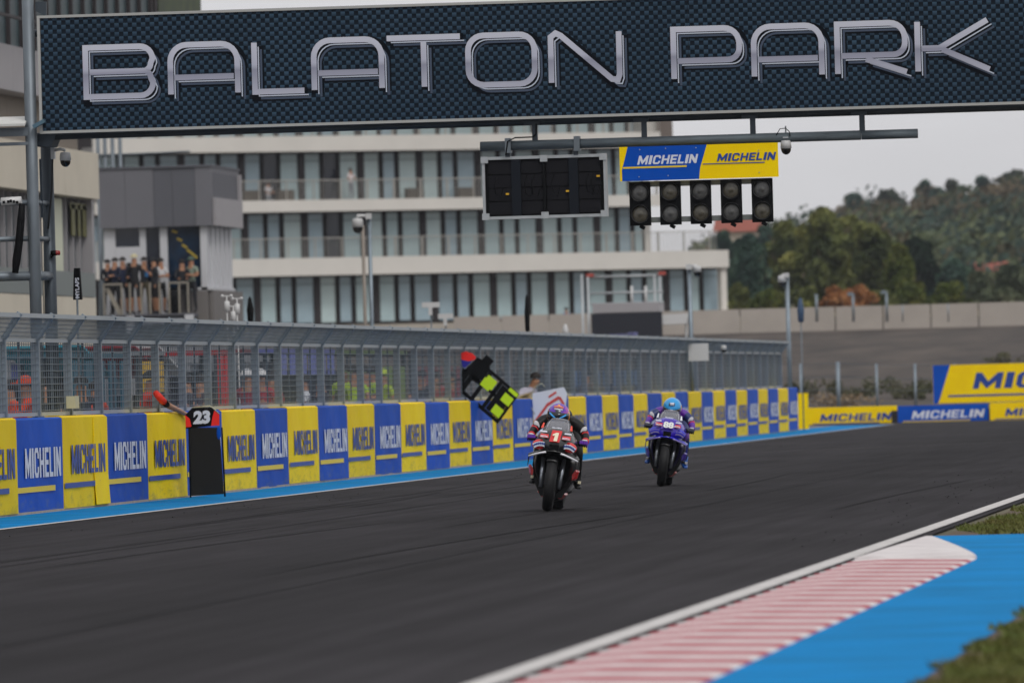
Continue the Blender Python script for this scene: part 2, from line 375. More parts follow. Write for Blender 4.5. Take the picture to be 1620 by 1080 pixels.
# ================================================================== PIT WALL with its printed banner panels
M_yel = mat('yellow_banner_vinyl', '#fbd900', rough=0.55, hex2='#f4cd00', scale=1.4, spec=.08)
M_blu = mat('blue_banner_vinyl', '#0a52bb', rough=0.55, hex2='#0848aa', scale=1.4, spec=.08)
M_prW = mat('white_print', '#d3d7e4', rough=.45); M_prB = mat('blue_print', '#0c3d92', rough=.45); M_prY = mat('yellow_print', '#e8c81c', rough=.45)
M_conc = mat('wall_concrete', '#9a948a', rough=.9, var=.14, scale=2.2, detail=6)
Y0 = onX(24, 740, XW).y; Y36 = onX(1246, 650, XW).y; PW = (Y36 - Y0) / 36.0; WH = 1.18
wall = thing('pit_wall', 'long pit wall covered with alternating yellow and blue advertising banners', 'wall', (XW - .2, Y0, 0))
b = MB(); b.bb(XW - .42, XW - .03, Y0 - 22 * PW, Y36 + PW * .8, -.05, WH - .02); b.build('wall_core', M_conc, wall, w=True)
b = MB(); b.bb(XW - .10, XW + .015, Y0 - 22 * PW, Y36 + PW * .8, 0, .035); b.build('wall_foot', mat('dusty_foot', '#a89a8c', rough=.95, var=.15, scale=6), wall, w=True)
def banner(i, w=PW, seed=0):
    rnd = random.Random(seed); b = MB(); rows = []; nx, nz = 7, 4
    for j in range(nz + 1):
        z = .03 + (WH - .03) * j / nz
        rows.append([Vector((.009 * math.sin(k * 1.7 + seed + j * .9) * (1 if 0 < k < nx else 0) * (1 if 0 < j < nz else .3) + .004, w * k / nx * .997, z)) for k in range(nx + 1)])
    rows.append([Vector((-.03, w * k / nx * .997, WH + .012)) for k in range(nx + 1)])
    rows.append([Vector((-.43, w * k / nx * .997, WH + .012)) for k in range(nx + 1)])
    b.shell(rows, .012); b.s = [False] * len(b.s); return b
def wall_print(col_i):
    b = MB(); O = Vector((.030, 0, 0))
    z0, z1 = .46, .83
    b.mat(0); block_text(b, 'MICHELIN', O + EY * (PW * .165) + EZ * z0, EY, EZ, PW * .765, z1 - z0, stem=.3, hs=.16)
    b.mat(1); b.add([O + EY * (PW * a) + EZ * z for a, z in ((.0, .285), (.80, .285), (.80, .352), (.0, .352))], [(0, 1, 2, 3)], False)
    return b
def scuff(m, dirt, amt=.55):
    n = m.node_tree.nodes; l = m.node_tree.links; b = n['Principled BSDF']; src = b.inputs['Base Color'].links[0].from_socket
    tc = n.new('ShaderNodeTexCoord'); oi = n.new('ShaderNodeObjectInfo'); ad = n.new('ShaderNodeVectorMath'); ad.operation = 'MULTIPLY_ADD'
    cv = n.new('ShaderNodeCombineXYZ'); l.new(oi.outputs['Random'], cv.inputs['X']); l.new(oi.outputs['Random'], cv.inputs['Y']); l.new(cv.outputs['Vector'], ad.inputs[0]); ad.inputs[1].default_value = (37, 53, 0); l.new(tc.outputs['Object'], ad.inputs[2])
    mp = n.new('ShaderNodeMapping'); mp.inputs['Scale'].default_value = (1, .35, 1.6); l.new(ad.outputs['Vector'], mp.inputs['Vector'])
    nz = n.new('ShaderNodeTexNoise'); nz.inputs['Scale'].default_value = 5.5; nz.inputs['Detail'].default_value = 9; nz.inputs['Roughness'].default_value = .7; l.new(mp.outputs['Vector'], nz.inputs['Vector'])
    sx = n.new('ShaderNodeSeparateXYZ'); l.new(tc.outputs['Object'], sx.inputs['Vector'])
    mz = n.new('ShaderNodeMapRange'); mz.inputs['From Min'].default_value = .0; mz.inputs['From Max'].default_value = .35; mz.inputs['To Min'].default_value = .16; mz.inputs['To Max'].default_value = 0; l.new(sx.outputs['Z'], mz.inputs['Value'])
    a2 = n.new('ShaderNodeMath'); l.new(nz.outputs['Fac'], a2.inputs[0]); l.new(mz.outputs['Result'], a2.inputs[1])
    mr = n.new('ShaderNodeMapRange'); mr.inputs['From Min'].default_value = .6; mr.inputs['From Max'].default_value = .78; mr.inputs['To Max'].default_value = amt; l.new(a2.outputs[0], mr.inputs['Value'])
    mx_ = n.new('ShaderNodeMix'); mx_.data_type = 'RGBA'; mx_.inputs['B'].default_value = lin(dirt); l.new(src, mx_.inputs['A']); l.new(mr.outputs['Result'], mx_.inputs['Factor'])
    hv = n.new('ShaderNodeHueSaturation'); vr = n.new('ShaderNodeMapRange'); vr.inputs['To Min'].default_value = .86; vr.inputs['To Max'].default_value = 1.05; l.new(oi.outputs['Random'], vr.inputs['Value']); l.new(vr.outputs['Result'], hv.inputs['Value'])
    l.new(mx_.outputs['Result'], hv.inputs['Color']); l.new(hv.outputs['Color'], b.inputs['Base Color'])
M_yelw = M_yel.copy(); M_yelw.name = 'yellow_wall_vinyl'; M_bluw = M_blu.copy(); M_bluw.name = 'blue_wall_vinyl'; scuff(M_yelw, '#8f8348'); scuff(M_bluw, '#5a6b86')
meY = [banner(0, seed=k).mesh('banner_panel', M_yelw) for k in (1, 3, 5)]; meB = [banner(0, seed=k).mesh('banner_panel', M_bluw) for k in (2, 4, 6)]; rndp = random.Random(4)
prY = wall_print(0).mesh('lettering', [M_prB, M_prB]); prB = wall_print(1).mesh('lettering', [M_prW, M_prY])
for i in range(-22, 37):
    blue = i % 2 == 0
    p = inst('banner_panel', rndp.choice(meB if blue else meY), wall, (.2 + rndp.uniform(-.006, .01), i * PW, rndp.uniform(-.012, .008)), (0, rndp.uniform(-.008, .008), rndp.uniform(-.0015, .0015))); inst('lettering', prB if blue else prY, p)
    for q, (yy, zz) in enumerate(()): pass
# the loose narrow flap on the second yellow banner in view
fl = MB(); rows = [[Vector((.024 + .004 * math.sin(k * 2.2) + (.02 if j == 0 else 0), PW * 1.68 + (PW * .315) * k / 4, .04 + (WH - .05) * j / 3)) for k in range(5)] for j in range(4)]
fl.shell(rows, .008); fl.s = [False] * len(fl.s); fo = fl.build('banner_flap', M_yel, wall, loc=(.2, 0, 0)); fo['label'] = 'loose yellow flap standing proud of its banner'

# ================================================================== DEBRIS FENCE on the pit wall
M_galv = mat('galvanised_steel', '#7f8a93', rough=.45, metal=.6, var=.12, scale=5)
M_galvd = mat('dull_galvanised_steel', '#545f68', rough=.65, metal=.2, var=.15, scale=4)
XF = -17.25
fpx = [4, 57.5, 109, 157, 203]       # where fence posts stand in the photograph
FY0 = onX(4, 600, XF).y; FSP = (onX(367, 590, XF).y - FY0) / 8.0
ZB = 2.17; ZT = 2.47; XT = XF + .22
NB0, NB1 = -20, int((Y36 + 2.5 - FY0) / FSP)
fence = thing('debris_fence', 'tall grey steel mesh debris fence with angled top above the pit wall', 'fence', (XF, FY0, 0))
pb = MB(); pb.box((0, 0, (ZB + .9) / 2), (.105, .10, ZB - .9)); pb.bar((0, 0, ZB - .02), (XT - XF + .02, 0, ZT + .03), .07, .06); pb.box((.03, 0, 1.2), (.14, .12, .02))
me_post = pb.mesh('post', M_galv)
rb = MB()
for z in (1.235, ZB): rb.box((.0, FSP / 2, z), (.05, FSP - .08, .05))
rb.box((XT - XF, FSP / 2, ZT), (.055, FSP, .055)); me_rail = rb.mesh('rail', mat('bright_steel_rail', '#a3abb0', rough=.4, metal=.5))
mb_ = MB(); wr = .0088
nz = 11
for k in range(nz): z = 1.28 + (ZB - .05 - 1.28) * k / (nz - 1); mb_.box((.03, FSP / 2, z), (.011, FSP - .08, .011))
for k in range(1, 15): yv = FSP * k / 15; mb_.box((.024, yv, (1.235 + ZB) / 2), (wr, wr, ZB - 1.28))
sl = Vector((XT - XF, 0, ZT - ZB))
for k in range(1, 6): q = sl * (k / 6.0); mb_.box((q.x, FSP / 2, ZB + q.z), (wr, FSP - .08, wr))
for k in range(1, 27): yv = FSP * k / 27; mb_.bar((.0, yv, ZB), (sl.x, yv, ZT), wr, wr)
me_mesh = mb_.mesh('wire_mesh', mat('mesh_wire', '#66717a', rough=.6, metal=.2, var=.2, scale=1.5))
fr_ = MB(); fr_.box((0, FSP / 2, (1.26 + ZB) / 2), (.028, .03, ZB - 1.3)); me_mid = fr_.mesh('mid_post', M_galvd)
for k in range(NB0, NB1 + 1):
    yy = k * FSP
    inst('post', me_post, fence, (0, yy, 0))
    if k < NB1:
        inst('rail', me_rail, fence, (0, yy, 0)); wm = inst('wire_mesh', me_mesh, fence, (0, yy, 0)); inst('mid_post', me_mid, fence, (0, yy, 0))

# ================================================================== START GANTRY
YS = onX(63, 120, -17.45).y           # plane of the sign
M_steel = mat('weathered_steel', '#6d757c', rough=.5, metal=.5, var=.22, scale=3, stretch=(1, 1, .4))
M_steelD = mat('dark_steel', '#3f474f', rough=.5, metal=.5, var=.2, scale=3)
ga = thing('start_gantry', 'steel start gantry spanning the track with lattice column behind the fence', 'gantry', (XF - .3, YS, 0))
def gp(px, py, dy=0.0): return onY(px, py, YS + dy)
c0 = gp(39, 0, .02); c1 = gp(57, 510, .02); xc = (c0.x + c1.x) / 2
def gx(px, py, dy=0.0): return gp(px, py, dy).x
cb = MB(); XC1 = gx(57, 500, .05); cb.tube([(XC1, YS + .05, -.1), (XC1, YS + .05, 7.4)], .078, 20); cb.build('column', M_steel, ga, w=True)
XC2 = gx(81, 500, .9)
cb = MB(); cb.tube([(XC2, YS + .9, -.1), (XC2, YS + .9, 4.75)], .082, 20); cb.build('column', M_steelD, ga, w=True)
XC0 = XC1 - 1.35
cb = MB(); cb.tube([(XC0, YS + .05, -.1), (XC0, YS + .05, 7.4)], .078, 16); cb.build('column', M_steel, ga, w=True)
for py, r in ((321, .035), (378, .035), (437, .062)):
    z = gp(15, py).z
    q = MB(); q.tube([(XC0, YS + .05, z), (XC1, YS + .05, z), ], r, 10); q.build('crossbar', M_steel, ga, w=True)
    q = MB(); q.tube([(XC1, YS + .05, z), (XC2, YS + .9, z)], r, 10); q.build('crossbar', M_steel, ga, w=True)
q = MB(); z1 = gp(60, 300).z; q.bar((XC1 + .07, YS + .3, z1 + .4), (XC2 - .06, YS + .8, z1 - 1.35), .05, .03); q.build('brace', M_steelD, ga, w=True)
q = MB(); q.bar((gx(70, 0) - .05, YS + .25, gp(70, 60).z), (gx(58, 0), YS + .25, gp(58, 180).z), .06, .04); q.build('brace', M_steel, ga, w=True)
q = MB(); q.tube([(gx(66, 330, .5), YS + .5, gp(66, 320).z), (gx(70, 500, .5), YS + .5, gp(70, 505).z)], .012, 8); q.build('conduit', mat('pale_conduit', '#b9b3a6', rough=.6), ga, w=True)
zb = gp(20, 207).z; q = MB(); q.bb(XC0 - 2.6, XC1, YS - .02, YS + .12, zb - .07, zb + .04); q.bb(XC0 - 2.6, XC1, YS - .02, YS + .12, zb - .19, zb - .15); q.build('side_beam', M_steel, ga, w=True)
zt = gp(20, 193).z; q = MB(); q.slab([(XC0 - 1, YS - .3, zb + .05), (XC1 - .02, YS - .3, zb + .05), (XC1 - .1, YS + .5, zb + .17), (XC0 - 1, YS + .5, zb + .17)], (0, 0, .03)); q.build('cover_sheet', mat('pale_sheet', '#c6c6c2', rough=.6, var=.1, scale=8), ga, w=True)
# truss behind the sign
ZS0 = gp(66, 210).z; ZS1 = gp(66, 27).z; XS0 = gx(63, 110); XS1 = -4.35; XG = -3.15
q = MB()
for (yy, zz) in ((YS + .3, ZS0 - .04), (YS + .3, ZS1 - .2), (YS + 1.0, ZS0 + .02), (YS + 1.0, ZS1 - .2)): q.tube([(XC1, yy, zz), (XG, yy, zz)], .05, 10)
q.build('truss_chord', M_steelD, ga, w=True)
NT = 9; me_tr = None
for k in range(NT):
    xa = XC1 + (XG - XC1) * k / NT; xb = XC1 + (XG - XC1) * (k + 1) / NT
    q = MB(); q.tube([(xa, YS + 1.0, ZS0 + .02), ((xa + xb) / 2, YS + 1.0, ZS1 - .2), (xb, YS + 1.0, ZS0 + .02)], .025, 6); q.tube([(xa, YS + .3, ZS0 - .04), (xa, YS + 1.0, ZS0 + .02)], .025, 6); q.build('truss_brace', M_steelD, ga, w=True)
for yy in (YS + .05, YS + .9):
    q = MB(); q.tube([(XG, yy, -.1), (XG, yy, 7.2)], .08, 16); q.build('column', M_steel, ga, w=True)
q = MB(); q.add([gp(205 / 3.6, 835 / 3.6, .3), gp(320 / 3.6, 768 / 3.6, .3), gp(290 / 3.6, 835 / 3.6, .3)], [(0, 1, 2)]); q = MB()
q.slab([gp(58, 232, .25), gp(60, 212, .25), gp(89, 212, .25), gp(81, 232, .25)], (0, .5, 0)); q.build('gusset_plate', M_steelD, ga, w=True)
q = MB(); q.bar(gp(53, 201, -.1), gp(71, 191, -.1), .05, .09); q.build('clamp', mat('bluish_clamp', '#54707f', rough=.4, metal=.5), ga, w=True)
q = MB(); q.tube([gp(83, 215, .8), gp(83.5, 245, .8), gp(82, 300, .78), gp(78, 345, .78), gp(76, 362, .78)], .012, 6); q.build('cable', mat('black_rubber', '#0c0d10', rough=.6), ga, w=True)
q = MB(); q.slab([gp(56, 18, .1), gp(56, 3, .1), gp(73, 3, .1), gp(73, 26, .1)], (0, .05, 0)); q.build('top_plate', M_steelD, ga, w=True)

# hanging black sock and stickered tube on the crossbars
M_blk = mat('black_plastic', '#08090c', rough=.6, spec=.12)
s0 = MB(); pts = [gp(35, 322, -.1), gp(33, 350, -.1), gp(30, 385, -.1), gp(26, 412, -.1), gp(24, 432, -.1)]
s0.tube(pts, [.04, .05, .052, .055, .04], 12); so = s0.build('cable_sleeve', M_blk); tag(so, 'black fabric sleeve hanging from the gantry crossbar at the left edge', 'cable sleeve')
s0 = MB(); s0.tube([gp(2, 319, -.05), gp(34, 317, -.05)], .052, 12); s0.mat(1)
[s0.box(gp(x_, 320 - (x_ % 3), -.11), (.03, .01, .035)) for x_ in (6, 13, 17, 22, 27)]
so = s0.build('stickered_case', [mat('white_sticker', '#cfcfcf', rough=.5), M_blk]); tag(so, 'white tubular case lying on the upper gantry crossbar at the left edge', 'case')

# ------------------------------------------------------------------ the sign
sg = thing('circuit_name_sign', 'wide dark carbon-weave sign with chrome lettering hung on the gantry', 'sign', ((XS0 + XS1) / 2, YS, ZS0))
def weave():
    m = bpy.data.materials.new('carbon_weave_print'); m.use_nodes = True; n = m.node_tree.nodes; l = m.node_tree.links; b = n['Principled BSDF']
    tc = n.new('ShaderNodeTexCoord'); sx = n.new('ShaderNodeSeparateXYZ'); l.new(tc.outputs['Object'], sx.inputs['Vector'])
    def M(op, a, c=None):
        q = n.new('ShaderNodeMath'); q.operation = op
        for i, v in enumerate((a, c)):
            if v is None: continue
            if isinstance(v, (int, float)): q.inputs[i].default_value = v
            else: l.new(v, q.inputs[i])
        return q.outputs[0]
    u = M('DIVIDE', sx.outputs['X'], .0579); w = M('DIVIDE', sx.outputs['Z'], .0577)
    sm_ = M('ADD', M('FLOOR', u), M('FLOOR', w)); ck = M('GREATER_THAN', M('FRACT', M('DIVIDE', M('ADD', sm_, 2000.0), 2.0)), .25)
    g = M('FRACT', w); hw = M('ADD', M('MULTIPLY', g, .75), .25)
    nz = n.new('ShaderNodeTexNoise'); nz.inputs['Scale'].default_value = .8; l.new(tc.outputs['Object'], nz.inputs['Vector'])
    f = M('MULTIPLY', M('MULTIPLY', ck, hw), M('ADD', .55, M('MULTIPLY', nz.outputs['Fac'], .7)))
    f2 = M('ADD', f, M('MULTIPLY', M('SUBTRACT', 1.0, ck), M('MULTIPLY', M('SUBTRACT', 1.0, g), .12)))
    mix = n.new('ShaderNodeMix'); mix.data_type = 'RGBA'; mix.inputs['A'].default_value = lin('#060d17'); mix.inputs['B'].default_value = lin('#40586d')
    l.new(f2, mix.inputs['Factor']); l.new(mix.outputs['Result'], b.inputs['Base Color']); b.inputs['Roughness'].default_value = .6; b.inputs['Specular IOR Level'].default_value = .08
    return m
M_weave = weave(); SW = 348 / 121.9
xs = [XS0 + .02]; k = 0
xs += [gx(p, 100) for p in (392, 742, 1090, 1438)] + [XS1 - .02]
for k in range(5):
    q = MB(); q.bb(xs[k] + .0025, xs[k + 1] - .0025, YS, YS + .12, ZS0 + .02, ZS1 - .02); q.build('sign_panel', M_weave, sg, w=True)
M_trim = mat('pale_trim', '#a9a9a6', rough=.5, metal=.2)
for nm, (xa, xb, za, zb_) in {'a': (XS0 - .02, XS1, ZS0 - .015, ZS0 + .019), 'b': (XS0 - .02, XS1, ZS1 - .019, ZS1 + .015), 'c': (XS0 - .02, XS0 + .017, ZS0 + .019, ZS1 - .019), 'd': (XS1 - .017, XS1 + .015, ZS0 + .019, ZS1 - .019)}.items():
    q = MB(); q.bb(xa, xb, YS - .02, YS + .13, za, zb_); q.build('trim', M_trim, sg, w=True)
# chrome letters: printed in layers (dark bevel, steel bevel, bright face)
PXM = 121.9
def glyph(ch, w, h):
    r = 20
    if ch == 'A': return [([(0, 0), (0, h - r - 6)] + arc(r + 6, h - r - 6, r + 6, 180, 90) + arc(w - r - 6, h - r - 6, r + 6, 90, 0) + [(w, 0)], False), ([(6, h * .34), (w - 6, h * .34)], False)]
    if ch == 'B': return [([(0, 0), (0, h)] + arc(w - r, h - r, r, 90, 0) + arc(w - 15, h * .5 + 12, 12, 0, -60, 4) + arc(w - 15, h * .5 - 12, 12, 60, 0, 4) + arc(w - r, r, r, 0, -90), True), ([(6, h * .5), (w - 12, h * .5)], False)]
    if ch == 'L': return [([(0, h), (0, 0), (w * .78, 0)], False)]
    if ch == 'T': return [([(0, h), (w, h)], False), ([(w * .5, h - 6), (w * .5, 0)], False)]
    if ch == 'O': return [(arc(r + 4, h - r - 4, r + 4, 180, 90) + arc(w - r - 4, h - r - 4, r + 4, 90, 0) + arc(w - r - 4, r + 4, r + 4, 0, -90) + arc(r + 4, r + 4, r + 4, 270, 180), True)]
    if ch == 'N': return [([(0, 0), (0, h - 6), (8, h), (16, h - 4), (w - 12, 3), (w - 3, 2), (w, 10), (w, h)], False)]
    if ch in 'PR':
        o = [([(0, 0), (0, h)] + arc(w - r - 4, h - r - 4, r + 4, 90, 0) + arc(w - 18, h * .36 + 18, 18, 0, -90) + [(6, h * .36)], False)]
        if ch == 'R': o.append(([(w * .42, h * .36 - 6), (w + 2, 0)], False))
        return o
    if ch == 'K': return [([(0, h), (0, 0)], False), ([(6, h * .46), (34, h * .46), (w, h)], False), ([(38, h * .46 - 2), (w + 2, 0)], False)]
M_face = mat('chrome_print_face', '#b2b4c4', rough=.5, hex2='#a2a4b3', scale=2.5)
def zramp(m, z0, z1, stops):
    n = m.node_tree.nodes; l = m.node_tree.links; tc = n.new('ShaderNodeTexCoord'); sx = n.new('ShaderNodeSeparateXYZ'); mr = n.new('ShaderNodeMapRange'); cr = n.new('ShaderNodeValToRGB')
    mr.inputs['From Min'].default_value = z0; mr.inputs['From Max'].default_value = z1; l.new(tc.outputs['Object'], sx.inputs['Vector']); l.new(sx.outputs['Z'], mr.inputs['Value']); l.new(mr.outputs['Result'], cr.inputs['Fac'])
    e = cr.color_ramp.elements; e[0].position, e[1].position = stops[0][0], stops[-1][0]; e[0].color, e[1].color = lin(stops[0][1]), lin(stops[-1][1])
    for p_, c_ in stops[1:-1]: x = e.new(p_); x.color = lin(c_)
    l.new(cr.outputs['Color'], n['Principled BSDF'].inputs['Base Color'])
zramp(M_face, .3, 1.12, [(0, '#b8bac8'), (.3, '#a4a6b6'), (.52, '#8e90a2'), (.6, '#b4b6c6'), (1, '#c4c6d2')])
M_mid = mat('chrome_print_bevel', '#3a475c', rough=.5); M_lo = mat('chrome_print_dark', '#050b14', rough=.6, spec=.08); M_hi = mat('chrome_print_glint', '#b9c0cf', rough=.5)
letters = [('B', 136, 242, 71), ('A', 270, 376, 68), ('L', 403, 503, 65), ('A', 497, 604, 61), ('T', 613, 729, 58), ('O', 741, 846, 54), ('N', 872, 980, 51), ('P', 1066, 1170, 46), ('A', 1193, 1300, 43), ('R', 1325, 1432, 38), ('K', 1452, 1563, 35)]
zbase = gp(136, 154).z
for ch, xa, xb, yt in letters:
    X0 = gx(xa, yt + 45); X1 = gx(xb, yt + 45); w = (X1 - X0) * PXM; h = 77.5
    b = MB(); O = Vector((X0, YS - .004, zbase)); U = EX / PXM; V = EZ / PXM; N = Vector((0, -1, 0)); lift = 0
    gl = glyph(ch, w, h)
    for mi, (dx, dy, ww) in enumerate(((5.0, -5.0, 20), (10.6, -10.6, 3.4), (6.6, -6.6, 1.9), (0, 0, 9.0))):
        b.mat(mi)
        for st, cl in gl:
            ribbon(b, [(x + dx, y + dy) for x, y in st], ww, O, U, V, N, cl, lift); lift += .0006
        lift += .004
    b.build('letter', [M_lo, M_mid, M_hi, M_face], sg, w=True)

# ------------------------------------------------------------------ pipe with hangers, display back, sponsor board, start lights
YP = YS + .25
M_pipe = mat('pipe_steel', '#5a646b', rough=.6, metal=.25, var=.3, scale=2.2, stretch=(1, 6, 6), detail=7)
def pp(px, py, dy=0.0): return onY(px, py, YP + dy)
zp = pp(760, 232).z; pipe = thing('lamp_pipe', 'long grey steel pipe hung horizontally beneath the sign', 'pipe', pp(1100, 220))
q = MB(); q.tube([(pp(760, 232).x, YP, zp), (pp(1440 - 78, 213).x, YP, zp)], .062, 20); q.build('pipe_tube', M_pipe, pipe, w=True)
q = MB(); q.tube([(pp(1440 - 77, 213).x, YP, zp), (pp(1452, 209).x, YP, zp)], .06, 20); q.build('pipe_tube', M_pipe, pipe, w=True)
for px in (846, 1019, 1191, 1364):
    x = pp(px, 200).x; q = MB(); q.box((x, YP, zp + .15), (.07, .05, .26)); q.box((x - .04, YP, zp + .28), (.2, .08, .05)); q.build('hanger', M_steelD, pipe, w=True)
for px in (804, 913):
    x = pp(px, 220).x; q = MB(); q.box((x, YP, zp), (.075, .17, .19)); q.build('pipe_clamp', M_steel, pipe, w=True)
q = MB(); q.tube([pp(848, 196, -.08), pp(848, 212, -.09), pp(843, 217, -.1), pp(815, 218, -.1), pp(803, 224, -.1), pp(800, 246, -.08)], .009, 6); q.build('cable', M_blk, pipe, w=True)

dn = lambda px, py, dy=0: onY(px, py, YP + .05 + dy)
disp = thing('display_panel', 'black rear side of a video display in a grey frame hanging under the pipe', 'display', dn(862, 345))
xa, xb = dn(764, 300).x, dn(960, 290).x; zt_ = dn(764, 250).z; zl = dn(766, 347).z
q = MB(); q.bb(xa + .03, xb - .03, YP + .05, YP + .2, zl + .02, zt_ - .02); q.build('back_plate', M_blk, disp, w=True)
M_al = mat('aluminium', '#a9adb0', rough=.45, metal=.35, var=.1, scale=9)
for (a0, a1, b0, b1) in ((xa, xb, zt_ - .03, zt_ + .008), (xa, xb, zl - .008, zl + .03), (xa, xa + .035, zl + .03, zt_ - .03), (xb - .035, xb, zl + .03, zt_ - .03)):
    q = MB(); q.bb(a0, a1, YP + .0, YP + .21, b0, b1); q.build('frame', M_al, disp, w=True)
M_mod = mat('module_plastic', '#1b1b1f', rough=.8, spec=.12, var=.12, scale=60); M_mul = mat('mullion_plastic', '#17191f', rough=.5)
W_ = xb - xa; H_ = zt_ - zl; colx = [.05, .235, .31, .485, .515, .695, .775, .95]
for ci in range(4):
    a0, a1 = xa + W_ * colx[ci * 2], xa + W_ * colx[ci * 2 + 1]
    for r_ in range(4):
        z0 = zl + H_ * (.06 + .22 * r_); q = MB(); d_ = .03
        q.slab([(a0, YP + .03, z0 + .02), (a0 + .02, YP + .03, z0 + .008), (a1 - .02, YP + .03, z0 + .008), (a1, YP + .03, z0 + .02), (a1, YP + .03, z0 + H_ * .2), (a1 - .02, YP + .03, z0 + H_ * .21), (a0 + .02, YP + .03, z0 + H_ * .21), (a0, YP + .03, z0 + H_ * .2)], (0, .02, 0)); q.build('module', M_mod, disp, w=True)
for fx in (.272, .735): x = xa + W_ * fx; q = MB(); q.bb(x - W_ * .037, x + W_ * .037, YP + .0, YP + .05, zl + .035, zt_ - .035); q.build('rib', mat('rib_plastic', '#1c2027', rough=.6, spec=.08), disp, w=True)
q = MB(); x = xa + W_ * .5; q.bb(x - .018, x + .018, YP + .0, YP + .05, zl + .03, zt_ - .03); q.build('rib', M_blk, disp, w=True)
for fx, fz in ((.0, .0), (.0, 1), (1, 0), (1, 1), (.5, 0), (.5, 1)):
    x = xa + W_ * fx; z = zl + H_ * fz; sx = .05 if fx != .5 else .05; cx = x + (.035 if fx == 0 else -.035 if fx == 1 else 0); cz = z + (.03 if fz == 0 else -.03)
    q = MB(); q.box((cx, YP - .01, cz), (.095, .02, .085)); q.build('corner_plate', M_al, disp, w=True)
M_plug = mat('yellow_plug', '#d9a91a', rough=.5)
for fx, fz in ((.2, .4), (.685, .42), (.935, .65)):
    q = MB(); q.box((xa + W_ * fx, YP + .0, zl + H_ * fz), (.04, .03, .022)); q.build('plug', M_plug, disp, w=True)
rnd = random.Random(2)
for fx in (.12, .36, .42, .58, .86, .9):
    q = MB(); x = xa + W_ * fx; z = zl + H_ * .55
    q.tube([(x, YP + .01, z + .12), (x - .04, YP - .01, z), (x - .02, YP, z - .12), (x + .04, YP + .01, z - .16), (x + .07, YP + .02, z - .05)], .005, 5); q.build('cable', M_blk, disp, w=True)
for fx in (.21, .76): q = MB(); q.box((xa + W_ * fx, YP + .02, zt_ + .05), (.06, .05, .1)); q.build('bracket', M_steelD, disp, w=True)

# sponsor board
bo = thing('sponsor_board', 'small blue and yellow board fixed under the pipe above the start lights', 'board', pp(1105, 283, -.08))
YB = YP - .09
def sb(px, py, d=0): return onY(px, py, YB - d)
xa, xm0, xm1, xb = sb(980, 250).x, sb(1118, 230).x, sb(1106, 283).x, sb(1231, 250).x; zt_ = sb(980, 233).z; zl = sb(982, 287).z
q = MB(); q.bb(xa, xb, YB, YB + .02, zl, zt_); q.build('board_plate', M_yel, bo, w=True)
q = MB(); q.slab([(xa + .03, YB - .004, zl), (xm1 + .0, YB - .004, zl), (xm1 + .015, YB - .004, zl + .14), (xm0, YB - .004, zt_), (sb(993, 233).x, YB - .004, zt_), (sb(984, 270).x, YB - .004, zl + .14)], (0, .004, 0)); q.build('blue_field', M_blu, bo, w=True)
q = MB(); wd = sb(1104, 250).x - sb(1008, 250).x
block_text(q, 'MICHELIN', Vector((sb(1008, 255).x, YB - .008, zl + .47 * (zt_ - zl))), EX, EZ, wd - .02, .115, shear=.25)
q.mat(1); x0 = sb(986, 265).x; q.add([(x0, YB - .008, zl + .16), (x0 + .82, YB - .008, zl + .16), (x0 + .82, YB - .008, zl + .182), (x0, YB - .008, zl + .182)], [(0, 1, 2, 3)])
q.build('lettering', [M_prW, M_prY], bo, w=True)
q = MB(); block_text(q, 'MICHELIN', Vector((sb(1134, 250).x, YB - .008, zl + .5 * (zt_ - zl))), EX, EZ, sb(1229, 250).x - sb(1134, 250).x - .03, .1, shear=.25)
x0 = sb(1112, 260).x; q.add([(x0, YB - .008, zl + .185), (x0 + .8, YB - .008, zl + .185), (x0 + .8, YB - .008, zl + .197), (x0, YB - .008, zl + .197)], [(0, 1, 2, 3)])
q.build('lettering', M_prB, bo, w=True)
for px, py in ((1012, 237), (1053, 235), (1101, 234), (1011, 280), (1057, 278), (1200, 238), (1201, 273)):
    p = sb(px, py, .008); q = MB(); q.lathe([(.001, -.004), (.008, -.003), (.008, 0)], p, 'Y', 8); q.build('screw', M_al, bo, w=True)

